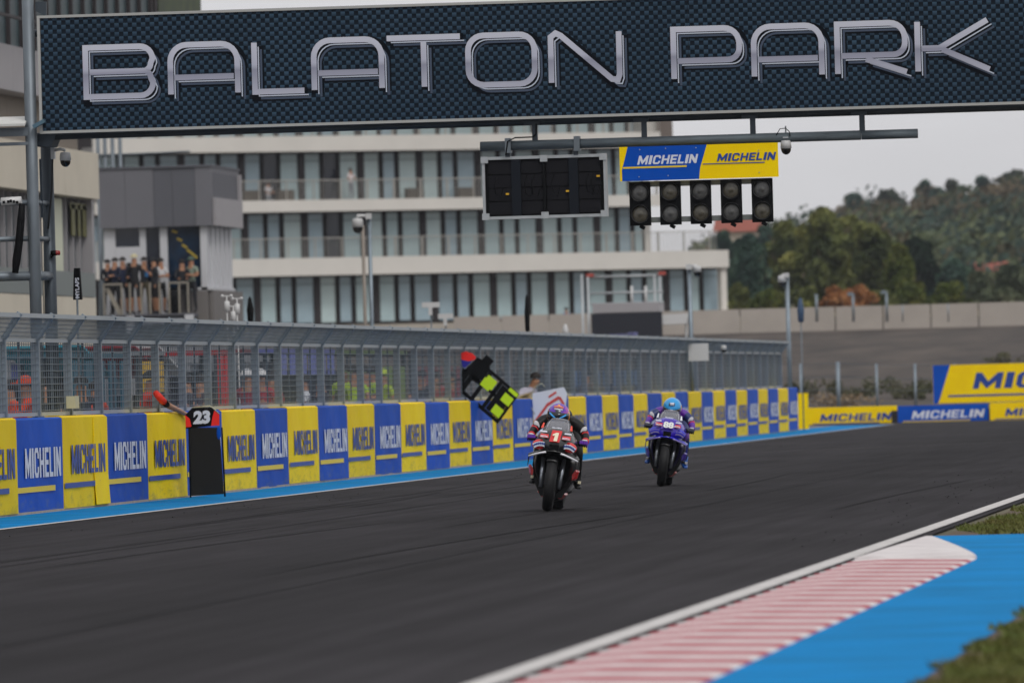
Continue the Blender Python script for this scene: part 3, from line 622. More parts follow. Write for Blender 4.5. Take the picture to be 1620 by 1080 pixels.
# start lights
sl_ = thing('start_lights', 'row of five unlit two-lamp start signals under the sponsor board', 'start lights', pp(1108, 350))
YL = YP + .02
def lp_(px, py, d=0): return onY(px, py, YL - d)
zt_ = lp_(1012, 288).z; zl = lp_(1012, 357).z; x00 = lp_(995, 320).x; x11 = lp_(1223, 315).x
for zz in (zt_ - .03, zl + .07):
    q = MB(); q.bb(x00 + .02, x11 - .02, YL + .06, YL + .1, zz - .035, zz + .035); q.build('support_rail', mat('rail_grey', '#757a78', rough=.5, metal=.3), sl_, w=True)
M_len = [mat('smoked_lens', '#4a463c', rough=.22, spec=.6, var=.35, scale=22), mat('smoked_lens_grey', '#4a4a49', rough=.22, spec=.6, var=.3, scale=25)]
for k, px in enumerate((1012.5, 1060.5, 1108.5, 1157, 1206)):
    x = lp_(px, 320).x; hw = .136
    q = MB(); q.slab([(x - hw, YL, zl), (x + hw, YL, zl), (x + hw, YL, zt_), (x - hw, YL, zt_)], (0, .06, 0)); hs_ = q.build('lamp_housing', M_blk, sl_, w=True)
    for zc in (zl + .147, zt_ - .135):
        q = MB(); q.lathe([(.102, .004), (.116, -.004), (.118, -.055), (.113, -.055), (.108, -.008), (.102, -.004)], (x, YL, zc), 'Y', 28, closed=True)
        q.build('visor', mat('visor_black', '#121316', rough=.4), hs_, w=True)
        q = MB()
        pr = [(.001, -.02), (.035, -.017), (.05, -.009), (.065, -.013), (.08, -.007), (.1, -.002)]
        q.lathe(pr, (x, YL - .002, zc), 'Y', 28); q.build('lens', M_len[(k + (zc > zl + .2)) % 2], hs_, w=True)
    q = MB(); q.box((x + .02, YL + .02, zl - .02), (.07, .05, .045), Matrix.Rotation(.5, 3, 'Y')); q.build('latch', M_blk, hs_, w=True)
# ================================================================== MAIN BUILDING with balconies (far, nearly facing the camera)
M_cream = mat('cream_render', '#d3cfc8', rough=.85, var=.05, scale=.5, detail=6)
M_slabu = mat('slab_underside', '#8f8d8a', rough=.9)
M_fr = mat('dark_window_frame', '#353133', rough=.6, spec=.2); M_frm = mat('brown_mullion', '#3d3836', rough=.6)
M_curt = [mat('curtained_glass', '#b2c7ca', rough=.15, hex2='#9fb5b9', scale=.6), mat('curtained_glass_pale', '#c0d2d2', rough=.15, hex2='#adc1c3', scale=.5), mat('curtained_glass_blue', '#a3b8c2', rough=.15, hex2='#8fa5b0', scale=.7)]
M_dkgl = mat('dark_glass', '#141b2a', rough=.08)
M_rail = mat('balcony_rail', '#a8a59e', rough=.5, metal=.2)
HZ1, HZ2 = 440.0, 453.0
BL = at(380, 440, HZ1); BR = at(1150, 427, HZ2); dv_ = Vector((BR.x - BL.x, BR.y - BL.y, 0)); dU = dv_.normalized(); dN = Vector((dU.y, -dU.x, 0))   # dN points to the camera
brz = math.atan2(dU.y, dU.x); B0 = Vector((BL.x, BL.y, 0))
hotel = thing('balcony_building', 'large cream building with rows of curtained windows and long white balcony bands', 'building', tuple(B0), brz)
def hx(px, py, back=0.0): p = onP(px, py, B0 - dN * back, dN); return (p - B0).dot(dU)
def hz_(px, py, back=0.0): return onP(px, py, B0 - dN * back, dN).z
BD = 1.5   # balcony depth
XL0 = hx(150, 300)
z1b, z1t = hz_(380, 438), hz_(380, 410); z2b, z2t = hz_(380, 336.5), hz_(380, 318); z3b, z3t = hz_(380, 241), hz_(380, 216.5)
XR1 = hx(1153, 410); XR3 = hx(1045, 230)
hz = hz_
def hb(x0, x1, y0, y1, z0, z1): q = MB(); q.bb(x0, x1, y0, y1, z0, z1); return q
for (zb_, zt_, x1) in ((z1b, z1t, XR1), (z2b, z2t, XR3 + .2), (z3b, z3t, XR3)):
    hb(XL0, x1, 0, .18, zb_, zt_).build('balcony_band', M_cream, hotel)
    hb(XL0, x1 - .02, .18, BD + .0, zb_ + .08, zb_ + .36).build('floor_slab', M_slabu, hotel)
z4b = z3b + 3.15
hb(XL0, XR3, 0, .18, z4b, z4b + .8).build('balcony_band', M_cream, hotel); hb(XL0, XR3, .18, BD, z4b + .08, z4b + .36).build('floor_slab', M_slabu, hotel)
hb(XL0, XR3, BD + .35, 16, z1b + .4, z4b + .9).build('wall', M_fr, hotel)
hb(XL0, hx(1142, 450, BD + .35), BD + .35, 16, 0, z1b + .39).build('wall', M_frm, hotel)
hb(XR3 - .33, XR3, BD - .1, BD + .3, z1t, z3b + .1).build('column', M_cream, hotel)
hb(XR1 - .36, XR1 - .02, .25, .7, hz(1145, 500), z1b).build('column', M_cream, hotel)
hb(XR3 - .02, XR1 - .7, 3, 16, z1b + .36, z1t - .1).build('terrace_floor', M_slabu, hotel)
# stair tower block seen over the roof edge on the right
hb(hx(1022, 200), hx(1042, 200), .4, 6, z3b - 1.0, z4b + 2.4).build('stair_tower', M_cream, hotel)
hb(hx(1042, 200) + .01, hx(1078, 200), 1, 9, z3t - 1.2, z4b + 2.6).build('roof_block', mat('brown_cladding', '#6d635c', rough=.8), hotel)
# windows: modules of three panes between dark mullions
rnd = random.Random(11); MOD = hx(846.4, 400, BD) / 5.0 - hx(380, 400, BD) / 5.0
wcache = {}
def window(x0, x1, z0, z1, kind, thick_left):
    key = (round(x1 - x0, 2), round(z1 - z0, 2), kind)
    if key not in wcache:
        w, h = x1 - x0, z1 - z0; f = MB(); t = .03 if kind != 'n' else .06
        f.bb(0, t, 0, .1, 0, h); f.bb(w - t, w, 0, .1, 0, h); f.bb(t, w - t, 0, .1, 0, t); f.bb(t, w - t, 0, .1, h - .16, h)
        pm = []
        for m_ in M_curt + [M_dkgl]: g = MB(); g.bb(t, w - t, .05, .07, t, h - .16); pm.append(g.mesh('pane', m_))
        tr = MB(); tr.bb(t, w - t, .03, .06, h - .55, h - .50)
        wcache[key] = (f.mesh('window_frame', M_fr if kind == 'n' else M_frm), pm, tr.mesh('transom', mat('transom', '#6d7d80', rough=.4)))
    me, pm, tr = wcache[key]; o = inst('window', me, hotel, (x0, BD, z0))
    dark = kind == 'd'; inst('pane', pm[3 if dark else rnd.choice((0, 0, 1, 2) if kind == 'w' else (2, 0, 2))], o)
    if not dark: inst('transom', tr, o)
    return o
def row(pxref, z0, z1, xend, xstart, darks=()):
    # pxref: a thick mullion's place in the photo
    xm = hx(pxref, 400, BD); k0 = int(math.floor((xstart - xm) / MOD)); k = k0; mull = hb(0, .3, -.04, .25, 0, z1 - z0).mesh('mullion', M_fr)
    while xm + k * MOD < xend - .3:
        x = xm + k * MOD; inst('mullion', mull, hotel, (x - .15, BD, z0)); a = x + .15
        for n_, (u0, u1, kind) in enumerate(((.0, .31, 'w'), (.345, .615, 'n'), (.65, 1.0, 'w'))):
            s_ = MOD - .3; q0, q1 = a + u0 * s_ + .03, a + u1 * s_ - .03
            q1 = min(q1, xend)
            if q1 - q0 < .3 or q0 < xstart: continue
            kk = kind
            mid = (q0 + q1) / 2
            for dpx in darks:
                if abs(mid - hx(dpx, 400, BD)) < .45: kk = 'd'
            window(q0, q1, z0, z1, kk, n_ == 0)
        k += 1
row(500, hz(380, 514, BD), z1b + .08, hx(1141, 450, BD), XL0)
row(483, z1b + .37, z2b + .08, XR3 - .4, XL0, darks=(529,))
row(480, z2b + .37, z3b + .08, XR3 - .4, XL0, darks=(435, 530))
row(478, z3b + .37, z4b + .08, XR3 - .4, XL0)
# low terrace wall below the lowest windows
hb(XL0, XR1 + 1.2, -1.4, BD + .3, -.1, hz(700, 511)).build('base_wall', mat('pale_concrete', '#a9a196', rough=.9, var=.1, scale=.8, detail=7), hotel)
# balcony railings: thin bars (joined per floor) and hand rails
for (zt_, x0, x1, zr) in ((z1t, XL0, XR1 - .6, hz(380, 378)), (z2t, XL0, XR3, hz(380, 286)), (z3t, XL0, XR3, z3t + 1.0)):
    hb(x0, x1, .02, .08, zr - .05, zr).build('hand_rail', M_rail, hotel)
    q = MB(); x = x0
    while x < x1: q.bb(x, x + .022, .04, .07, zt_, zr - .05); x += .17
    o = q.build('railing_bars', M_rail, hotel); o['kind'] = 'stuff'
    x = x0; pm = hb(0, .07, .02, .09, 0, zr - zt_).mesh('rail_post', M_rail)
    while x < x1: inst('rail_post', pm, hotel, (x, 0, zt_)); x += 1.55
# parasols / loungers on the upper balcony read as small dark shapes
M_pot = mat('planter', '#5a5249', rough=.8)
for px in (655, 735, 395, 450):
    x = hx(px, 300, .8); q = MB(); q.box((x, .8, z2t + .2), (.9, .5, .7)); q.build('planter', M_pot, hotel)

# ================================================================== PIT BUILDING on the left (track-parallel facade)
XB = -32.0
def fx(px, py): return onX(px, py, XB)
M_beige = mat('beige_panel', '#c6beae', rough=.85, var=.06, scale=.7, detail=6); M_brown = mat('taupe_panel', '#837a70', rough=.8, var=.05, scale=.6)
M_lgrey = mat('light_grey_panel', '#9a979a', rough=.75, var=.04, scale=.6)
M_gl = mat('facade_glass', '#3f5256', rough=.45, spec=.15, hex2='#26343a', scale=.5); M_glg = mat('painted_reflection_glass', '#3d4a1c', rough=.5, spec=.1, hex2='#23301c', scale=1.6, detail=6)  # M_glg: reflected trees painted as mottled green in the pane colour
ye = onX(157, 300, XB + .5).y; pitb = thing('pit_building', 'pit building at the left edge with beige bands and tall glazing', 'building', (XB, ye, 0))
def pbx(name, y0, y1, z0, z1, m, proud=0.0, deep=.4): q = MB(); q.bb(XB - deep, XB + proud, y0, y1, z0, z1); return q.build(name, m, pitb, w=True)
zA1 = onX(150, 471, XB + .4).z; zB0 = onX(155, 315, XB + .5).z; zB1 = onX(155, 243, XB + .5).z; Yn = 95.0
q = MB(); q.bb(XB - 14, XB - .42, Yn, ye - .02, 0, 9.2); q.build('building_core', M_brown, pitb, w=True)
def bays(name, y0, y1, L, z0, z1, m, proud, deep=.4):
    n = max(1, round((y1 - y0) / L))
    for k in range(n): pbx(name, y0 + (y1 - y0) * k / n + .01, y0 + (y1 - y0) * (k + 1) / n - .01, z0, z1, m, proud, deep)
bays('beige_panel', Yn, ye, 5.2, zA1 - 1.2, zA1, M_beige, .35)
bays('beige_panel', Yn, ye, 5.2, zB0, zB1, M_beige, .5)
bays('taupe_panel', Yn, ye, 5.2, zB1 + .01, 8.5, M_brown, .0)
bays('grey_panel', Yn, ye + 8.4, 4.2, 8.5 + .01, 9.55, M_lgrey, .55)
# glazing of the first floor: posts and panes
y = Yn; k = 0
while y < ye - .1:
    w = 1.02; post = pbx('mullion', y, y + .1, zA1, zB0, M_lgrey, .14)
    pn = pbx('pane', y + .1, y + w, zA1, zB0, M_gl, .02); y += w
pbx('pale_blind', onX(84, 400, XB + .16).y, onX(100, 400, XB + .16).y, zA1 + .1, zB0 - .05, mat('pale_blind', '#c3c6b2', rough=.7), .16, .0)
pbx('end_post', onX(150, 400, XB + .3).y, ye, zA1, zB0, M_lgrey, .3)
q = MB(); p0, p1 = onX(112, 392, XB + .16), onX(150, 385, XB + .16); q.mat(0)
for a_, b_ in ((.05, .2), (.32, .42), (.52, .66), (.8, .92)): q.bb(XB + .15, XB + .17, p0.y + (p1.y - p0.y) * a_, p0.y + (p1.y - p0.y) * b_, p0.z + .3, p0.z + 1.05)
q.bb(XB + .15, XB + .17, p0.y, p1.y, p0.z + .95, p0.z + 1.1)
q.build('window_lettering', mat('yellow_window_print', '#5e5c2c', rough=.6), pitb, w=True)
# upper storey glazing
y = Yn; yu = fx(240, 12).y; yg = fx(318, 12).y
while y < yu - .5: pbx('mullion', y, y + .12, 9.56, 13.4, M_fr, .1); pbx('pane', y + .12, y + 1.9, 9.56, 13.4, M_gl, .0, .3); y += 1.9
pbx('pane', yu + .3, yg, 9.56, 13.4, M_glg, .0, .3); pbx('mullion', yu, yu + .28, 9.56, 13.4, M_fr, .1)
pbx('hand_rail', Yn, yu, 10.1, 10.16, M_fr, .9, -.8)
q = MB(); q.bb(XB - 9, XB - .35, Yn, yg, 9.25, 13.4); q.build('upper_core', M_fr, pitb, w=True)
# glass balustrade in front of first-floor glazing
pbx('balustrade', Yn, ye - .1, zA1 + .02, zA1 + .6, mat('grey_glass_balustrade', '#5f6866', rough=.4, spec=.2), .36, -.33)
# service pipes behind
q0 = fx(154, 240)
pipes_x = (155, 166, 178, 190)
pp_ = thing('vent_pipes', 'four tall grey vent pipes standing beside the end of the pit building', 'pipes', tuple(Vector((at(172, 268, 274).x, at(172, 268, 274).y, 0))))
for px in pipes_x:
    a = at(px + .8, 268, 274); q = MB(); q.tube([(a.x, a.y, 0), (a.x, a.y, 11)], .065, 10); q.build('vent_pipe', M_steel, pp_, w=True)
a, b_ = at(150, 246, 273.8), at(300, 240, 275); q = MB(); q.tube([a, b_], .03, 6); q.build('tie_bar', M_steel, pp_, w=True)
# garages: ground floor row along the pit lane
gar = thing('garage_row', 'low grey garage row behind the pit lane with open dark doors', 'garages', (XB, 220, 0))
M_gar = mat('garage_cladding', '#7d8086', rough=.7, var=.05, scale=.6); M_dark = mat('garage_interior', '#1b1c20', rough=.9)
def gb(name, x0, x1, y0, y1, z0, z1, m): q = MB(); q.bb(x0, x1, y0, y1, z0, z1); return q.build(name, m, gar, w=True)
gb('back_volume', XB - 8, XB - .5, 96, 245, 0, 2.72, M_dark)
gb('fascia', XB - .5, XB + .1, 96, 245, 2.3, 2.72, M_gar)
y = 96.0; k = 0
dc = [mat('door_blue', '#3a4a9c', rough=.6), mat('door_teal', '#2a5a72', rough=.6), M_gar, mat('door_red', '#8e2230', rough=.6), mat('door_grey', '#5c6066', rough=.6)]
while y < 243:
    gb('pillar', XB - .5, XB + .06, y, y + .8, 0, 2.3, M_gar)
    gb('door', XB - .45, XB - .3, y + .8, y + 4.9, (1.75 if k % 3 else 0.02), 2.3, dc[(k * 2) % 5]); y += 4.9; k += 1

# ================================================================== CONTROL TOWER with balcony
TZ = 263.0
def tp(px, py, d=TZ): return at(px, py, d)
T0 = tp(160, 400); YT = T0.y
def ty(px, py, d=0.0): return onY(px, py, YT + d)
M_dg = mat('dark_grey_cladding', '#66666c', rough=.7, var=.04, scale=.7); M_dg2 = mat('slate_cladding', '#55565d', rough=.7, var=.04, scale=.7)
tw = thing('control_tower', 'dark grey control tower with white framed windows above a spectator balcony', 'tower', (ty(240, 500).x, YT, 0))
def tb(name, px0, px1, z0, z1, d0, d1, m):
    q = MB(); q.bb(ty(px0, 400, d0).x, ty(px1, 400, d0).x, YT + d0, YT + d1, z0, z1); return q.build(name, m, tw, w=True)
zu0, zu1 = ty(250, 359).z, ty(250, 266).z; zf = ty(250, 497).z; zw0 = ty(250, 456).z
tb('cladding_panel', 159.5, 200, zu0, zu1, 0, 6.5, M_dg); tb('cladding_panel', 200.4, 245, zu0, zu1, 0, 6.5, M_dg)
tb('cladding_panel', 245.4, 275, zu0, zu1, .02, 6.5, M_dg2); tb('cladding_panel', 275.4, 311, zu0, zu1, .02, 6.5, M_dg2); tb('cladding_panel', 311.4, 336, zu0, zu1, 0, 6.4, M_dg)
xr = ty(336.5, 400).x; xr2 = onX  # right flank
q = MB(); x1 = ty(339, 400).x; q.bb(xr, x1 + .05, YT + .3, YT + 6.4, zu0, ty(337, 312).z); q.build('flank_panel', M_lgrey, tw, w=True)
q = MB(); q.bb(xr, x1 - .1, YT + .5, YT + 5.9, ty(337, 312).z, ty(337, 272).z); q.build('terrace_recess', M_dg2, tw, w=True)
q = MB(); q.bb(xr, x1 + .05, YT + 6.0, YT + 6.3, ty(337, 312).z, ty(337, 270).z); q.build('flank_post', M_lgrey, tw, w=True)
tb('roof_cap', 158, 337, zu1 + .002, zu1 + .07, -.05, 6.6, M_dg2)
# glazed room below
tb('room_wall', 165, 183, zf, zu0, .25, 5, mat('tower_white', '#bdbec2', rough=.6)); M_tw = MATS['tower_white']
tb('room_wall', 183.3, 221, zf, ty(250, 389).z, .25, 5, M_tw); tb('pane', 183.3, 221, ty(250, 389).z + .01, zu0, .32, 5, M_dkgl)
tb('room_wall', 221.3, 231, zf, zu0, .25, 5, M_tw); tb('door', 231.3, 253, zf, zu0, .4, 5, M_dkgl); tb('room_wall', 253.3, 265, zf, zu0, .25, 5, M_tw)
tb('pane', 265.3, 317, zw0, zu0, .4, 5, mat('poster_glass', '#14304a', rough=.1, hex2='#0e1a2a', scale=2.5)); tb('corner_post', 317.3, 327, zf, zu0, .2, 5.4, M_tw)
q = MB()
for k in range(5):
    a = ty(272 + k * 8, 365 + k * 13 - k * k, .36); c = ty(280 + k * 8, 368 + k * 14 - k * k, .36); q.bar(a, c, .07, .02)
q.build('poster_print', mat('poster_yellow', '#a58f2a', rough=.6), tw, w=True)
xs0 = ty(327, 400, .2).x
q = MB(); q.bb(xs0 - .3, xs0 - .03, YT + .5, YT + 5.3, zw0, zu0); q.build('flank_glass', M_gl, tw, w=True)
for k in range(5): q = MB(); yy = YT + .9 + k * 1.0; q.bb(xs0 - .02, xs0 + .1, yy, yy + .32, zw0, zu0); q.build('fin', M_tw, tw, w=True)
q = MB(); q.bb(xs0 - .3, xs0 + .14, YT + .2, YT + 5.4, zw0 - .09, zw0); q.build('sill', M_tw, tw, w=True)
tb('base_wall', 265, 327, 0, zw0 - .1, .1, 5.5, mat('warm_grey_wall', '#6f6b69', rough=.8, var=.04, scale=.8)); q = MB(); q.bb(ty(327.3, 400).x, ty(334, 400).x, YT + .3, YT + 7, 0, zw0 - .1); q.build('base_flank', MATS['warm_grey_wall'], tw, w=True)
tb('base_wall', 160, 264.6, 0, zf - .12, .0, 5, MATS['warm_grey_wall'])
q = MB(); q.bb(ty(160, 400, -1.4).x, ty(300, 400, -1.4).x, YT - 1.4, YT + .2, zf - .12, zf); q.build('balcony_floor', M_dg2, tw, w=True)
q = MB(); q.bb(ty(192, 400, -1.4).x, ty(302, 400, -1.4).x, YT - 1.5, YT - 1.42, zf - .6, zf - .05); q.build('balcony_fascia', M_dark, tw, w=True)
for a_, b_ in ((197, 210), (290, 304)): q = MB(); q.bb(ty(a_, 400, -1.5).x, ty(b_, 400, -1.5).x, YT - 1.56, YT - 1.505, zf - .55, zf - .05); q.build('white_notice', M_tw, tw, w=True)
q = MB(); q.bb(ty(214, 400, -1.5).x, ty(287, 400, -1.5).x, YT - 1.54, YT - 1.505, ty(250, 513, -1.5).z, ty(250, 505, -1.5).z); q.build('white_notice', M_prW, tw, w=True)
zr = ty(230, 447, -1.4).z; M_trail = mat('tower_rail', '#8d877c', rough=.5)
for px in (164, 192, 205, 223, 237, 252, 267, 283, 297):
    q = MB(); x = ty(px, 450, -1.4).x; q.bb(x - .024, x + .024, YT - 1.4, YT - 1.34, zf, zr); q.build('rail_post', M_trail, tw, w=True)
q = MB(); q.bb(ty(163, 450, -1.4).x, ty(193, 450, -1.4).x, YT - 1.42, YT - 1.36, zr - .05, zr); q.bb(ty(266, 450, -1.4).x, ty(298, 450, -1.4).x, YT - 1.42, YT - 1.36, zr - .05, zr); q.build('hand_rail', M_trail, tw, w=True)
q = MB(); q.slab([ty(165, 455, -1.3), ty(172, 455, -1.3), ty(196, 500, -1.3), ty(188, 500, -1.3)], (0, .1, 0)); q.build('stair_stringer', M_trail, tw, w=True)

# ================================================================== EMBANKMENT, RETAINING WALL, HILLS
M_emb = mat('bare_embankment', '#51473f', rough=.95, hex2='#231c19', scale=.45, stretch=(1, .5, 1.5), detail=10, bump=.5)
WZ = 400.0
wl, wr = at(1020, 531, WZ), at(1700, 522, WZ)
ndir = Vector((wr.x - wl.x, wr.y - wl.y, 0)).normalized()
q = MB(); rows = []
for j, (dy, z) in enumerate(((-120, .0), (-85, .35), (-60, 1.0), (-35, 2.1), (-12, 3.2), (0, wl.z), (8, wl.z), (400, wl.z + 1))):
    r = []
    for i in range(60):
        x = -90 + i * 3.2; yb = wl.y + (x - wl.x) * ndir.y / ndir.x
        r.append(Vector((x, yb + dy, z + (random.uniform(-.12, .12) if 0 < j < 5 else 0))))
    rows.append(r)
q.loft(rows, closed=False, cap=False); struct('embankment', q, M_emb)
rw = thing('retaining_wall', 'long pale concrete retaining wall along the top of the bare embankment', 'wall', tuple(wl))
M_cw = mat('pale_wall_concrete', '#a59d95', rough=.9, var=.09, scale=.5, detail=7)
P0 = wl; hw_ = 1.12; n = 9; Lw = (wr - wl).length / n
for k in range(-4, n + 1):
    a = P0 + ndir * (Lw * k + .03); c = P0 + ndir * (Lw * (k + 1) - .03); q = MB()
    q.slab([(a.x, a.y, wl.z), (c.x, c.y, wl.z), (c.x, c.y, wl.z + hw_), (a.x, a.y, wl.z + hw_)], (-.05, .4, 0)); q.build('wall_panel', M_cw, rw, w=True)
# scrub on the lower embankment
M_scrub = mat('scrub_leaves', '#3b4426', rough=.8, hex2='#55503a', scale=.8)
def leafmass(b, c, r, n, size, rnd, flat=.0):
    vs = []; fs = []
    for _ in range(n):
        while True:
            d = Vector((rnd.uniform(-1, 1), rnd.uniform(-1, 1), rnd.uniform(-1, 1)))
            if .05 < d.length < 1: break
        d = d * (d.length ** -.45) if d.length > 0 else d
        p = Vector((c[0] + d.x * r[0], c[1] + d.y * r[1], c[2] + d.z * r[2]))
        a = Vector((rnd.gauss(0, 1), rnd.gauss(0, 1), rnd.gauss(0, 1))).normalized(); t = a.orthogonal().normalized(); u = a.cross(t); s_ = size * rnd.uniform(.6, 1.3)
        o = len(vs); vs += [p + t * s_, p + u * s_ * .6, p - t * s_, p - u * s_ * .6]; fs.append((o, o + 1, o + 2, o + 3))
    b.add(vs, fs, False)
rnd = random.Random(21)
for k, (px, py, dz, w, h) in enumerate(((1290, 606, 330, 1.0, .42), (1350, 614, 322, .8, .3), (1412, 602, 325, 1.0, .4), (1440, 618, 322, .7, .35), (1264, 608, 330, .6, .5), (1475, 606, 330, .6, .35), (1610, 566, 335, 1.2, .3), (1365, 628, 315, 1.6, .3))):
    p = at(px, py, dz); q = MB(); [leafmass(q, (p.x + rnd.uniform(-w, w), p.y, p.z - h * .6 + rnd.uniform(-.1, .2)), (w * rnd.uniform(.2, .5), .6, h * rnd.uniform(.4, .9)), 70, .07, rnd) for _ in range(7)]
    tag(q.build('scrub', M_scrub if k not in (7,) else mat('dry_scrub', '#8a7860', rough=.9)), ['low dark scrub at the left foot of the bare embankment', 'small olive scrub beside the first wire fence post', 'wide dark scrub in the middle of the embankment foot', 'scrub clump just left of the big yellow board', 'narrow scrub nearest the end of the debris fence', 'scrub hidden half behind the blue end of the big board', 'scrub clump above the right end of the big board', 'dry pale scrub just above the low yellow barrier'][k], 'shrub', 'scrub on the embankment', 'stuff')

def foliage_mat(name, a, b_, c, sc=.35):
    if name in MATS: return MATS[name]
    m = bpy.data.materials.new(name); m.use_nodes = True; n = m.node_tree.nodes; l = m.node_tree.links; bs = n['Principled BSDF']
    tc = n.new('ShaderNodeTexCoord'); z1 = n.new('ShaderNodeTexNoise'); z1.inputs['Scale'].default_value = sc; z1.inputs['Detail'].default_value = 5
    l.new(tc.outputs['Object'], z1.inputs['Vector']); cr = n.new('ShaderNodeValToRGB'); e = cr.color_ramp.elements
    e[0].position = .36; e[0].color = lin(a); e[1].position = .66; e[1].color = lin(c); x = e.new(.5); x.color = lin(b_)
    l.new(z1.outputs['Fac'], cr.inputs['Fac']); l.new(cr.outputs['Color'], bs.inputs['Base Color']); bs.inputs['Roughness'].default_value = .75; bs.inputs['Specular IOR Level'].default_value = .2
    MATS[name] = m; return m
M_bark = mat('bark', '#57493c', rough=.9, var=.2, scale=3)
def tree(label, px, pyb, pyt, depth, wpx, m, n=5000, size=.16, group=None, name='tree', seed=0, zb=None, lobes=7, cat='tree', bark=None, squash=1.0):
    rnd = random.Random(seed * 7 + 1); base = at(px, pyb, depth); top = at(px, pyt, depth); H = top.z - base.z; Wd = wpx * depth / FPX / 2
    t = thing(name, label, cat, tuple(base), 0, group)
    tk = MB(); tk.tube([(0, 0, -1), (0.02 * H, 0, H * .3), (-.02 * H, .05, H * .6), (0, 0, H * .85)], [H * .025, H * .02, H * .013, H * .004], 8)
    for k in range(6):
        a = rnd.uniform(0, 6.28); z = H * rnd.uniform(.25, .6); r = Wd * rnd.uniform(.5, .9)
        tk.tube([(0, 0, z), (math.cos(a) * r * .5, math.sin(a) * r * .5, z + H * .12), (math.cos(a) * r, math.sin(a) * r, z + H * .25)], [H * .011, H * .007, H * .003], 6)
    tk.build('trunk', bark or M_bark, t)
    cb_ = MB(); per = n // lobes
    lobes = lobes * 3; per = int(n / lobes * 1.15)
    for k in range(lobes):
        a = rnd.uniform(0, 6.28); rr = Wd * rnd.uniform(0.15, .95); zz = H * (.12 + .82 * (k + .5) / lobes); rr *= 1.05 - .8 * (k / lobes) ** 2.2
        s_ = Wd * rnd.uniform(.14, .36); leafmass(cb_, (math.cos(a) * rr, math.sin(a) * rr, zz), (s_, s_, min(s_ * .8, H * .2) * squash), per, size, rnd)
    leafmass(cb_, (0, 0, H * .48), (Wd * .62, Wd * .62, H * .42), int(n * (.28 if n > 1500 else .1)), size, rnd)
    cb_.build('crown', m, t); return t
F1 = foliage_mat('olive_leaves', '#3c4628', '#626838', '#8c8a4a'); F2 = foliage_mat('dark_evergreen_leaves', '#0d1c14', '#16291a', '#223522', .6)
F3 = foliage_mat('rust_leaves', '#7c5230', '#a06c42', '#b4855a', .5); F4 = foliage_mat('blue_green_leaves', '#2e423c', '#40584a', '#637458', .3)
F5 = foliage_mat('yellow_green_leaves', '#3a461a', '#525c26', '#6e6c34', .6); F6 = foliage_mat('grey_green_leaves', '#3c4636', '#586048', '#7a7c60', .5)
tr = [('tall olive tree left of centre in the wood with a broad yellow-green crown', 1310, 492, 325, 520, 125, F1, 11000), ('olive tree standing just left of the dark conifer', 1392, 492, 350, 530, 105, F1, 9000),
      ('thin tree directly right of the building end', 1185, 495, 372, 510, 85, F4, 7000), ('loose olive tree between the building end and the tall crown', 1245, 492, 345, 540, 80, F1, 7000),
      ('dark round evergreen tree in the middle of the wood', 1455, 482, 374, 600, 96, F2, 8000), ('grey-green tree at the right edge with bushy crown', 1600, 488, 420, 520, 85, F6, 8000),
      ('bushy tree left of the tree at the right edge', 1553, 488, 428, 540, 60, F6, 5000), ('small blue-green tree behind the first camera pole', 1150, 490, 362, 640, 60, F4, 5000)]
tr += [('broad olive tree between the two tallest crowns', 1352, 492, 338, 545, 110, F1, 9000), ('yellowish tree in front of the dark evergreen', 1425, 492, 385, 505, 80, F5, 6000), ('grey-green tree behind the bright green bush', 1512, 490, 412, 560, 90, F4, 6000), ('blue-green tree beside the red-roofed houses', 1215, 490, 352, 600, 80, F4, 6000), ('olive tree between the evergreen and the grey-green trees', 1480, 490, 400, 620, 80, F6, 6000)]
for k, a in enumerate(tr): tree(a[0], a[1], a[2], a[3], a[4], a[5], a[6], a[7], .17, 'trees beyond the retaining wall', seed=k, lobes=9)
for k, a in enumerate([('rust-brown bush directly above the retaining wall', 1322, 495, 458, 470, 74, F3), ('rust-brown taller bush right of its twin', 1358, 494, 452, 474, 55, F3), ('bright yellow-green bush above the wall right of the rust bushes', 1440, 493, 452, 480, 90, F5),
                       ('bright green bush in front of the grey-green trees', 1500, 492, 450, 485, 85, F5), ('dull green bush at the far right above the wall', 1585, 490, 458, 480, 90, F6), ('low green bush between the rust bushes and the evergreen', 1405, 494, 462, 478, 60, F1), ('yellowish low bush beside the building end', 1215, 497, 462, 470, 80, F5), ('dark low bush right beside the cream column', 1168, 497, 450, 475, 50, F1), ('olive low bush left of the rust bushes', 1275, 496, 458, 476, 60, F1)]):
    tree(a[0], a[1], a[2], a[3], a[4], a[5], a[6], (1300 if a[6] is F3 else 2600), .11, 'bushes above the retaining wall', name='bush', seed=40 + k, lobes=6, cat='bush', squash=1.3)
# distant wooded hill: terrain plus a mass of tree crowns
M_hill = mat('hill_ground', '#6e6a4c', rough=.95, hex2='#8a7a58', scale=.03)
prof = [(1000, 430), (1140, 392), (1200, 372), (1300, 350), (1345, 338), (1400, 322), (1450, 316), (1500, 316), (1560, 306), (1600, 296), (1680, 290), (1900, 305), (2300, 340)]
def hy(px):
    for (a, b1), (c, d1) in zip(prof, prof[1:]):
        if a <= px <= c: return b1 + (d1 - b1) * (px - a) / (c - a)
    return prof[-1][1]
HD0, HD1 = 650.0, 1050.0; q = MB(); rows = []
for j in range(9):
    f = j / 8; d_ = HD0 + (HD1 - HD0) * f; r = []
    for i in range(40):
        px = 900 + i * 40; pt = at(px, hy(px) + 48, HD1); p0 = at(px, 500, HD0); ez = p0.z + (pt.z - p0.z) * (f ** .8)
        p = at(px, 500, d_); r.append(Vector((p.x, p.y, ez)))
    rows.append(r)
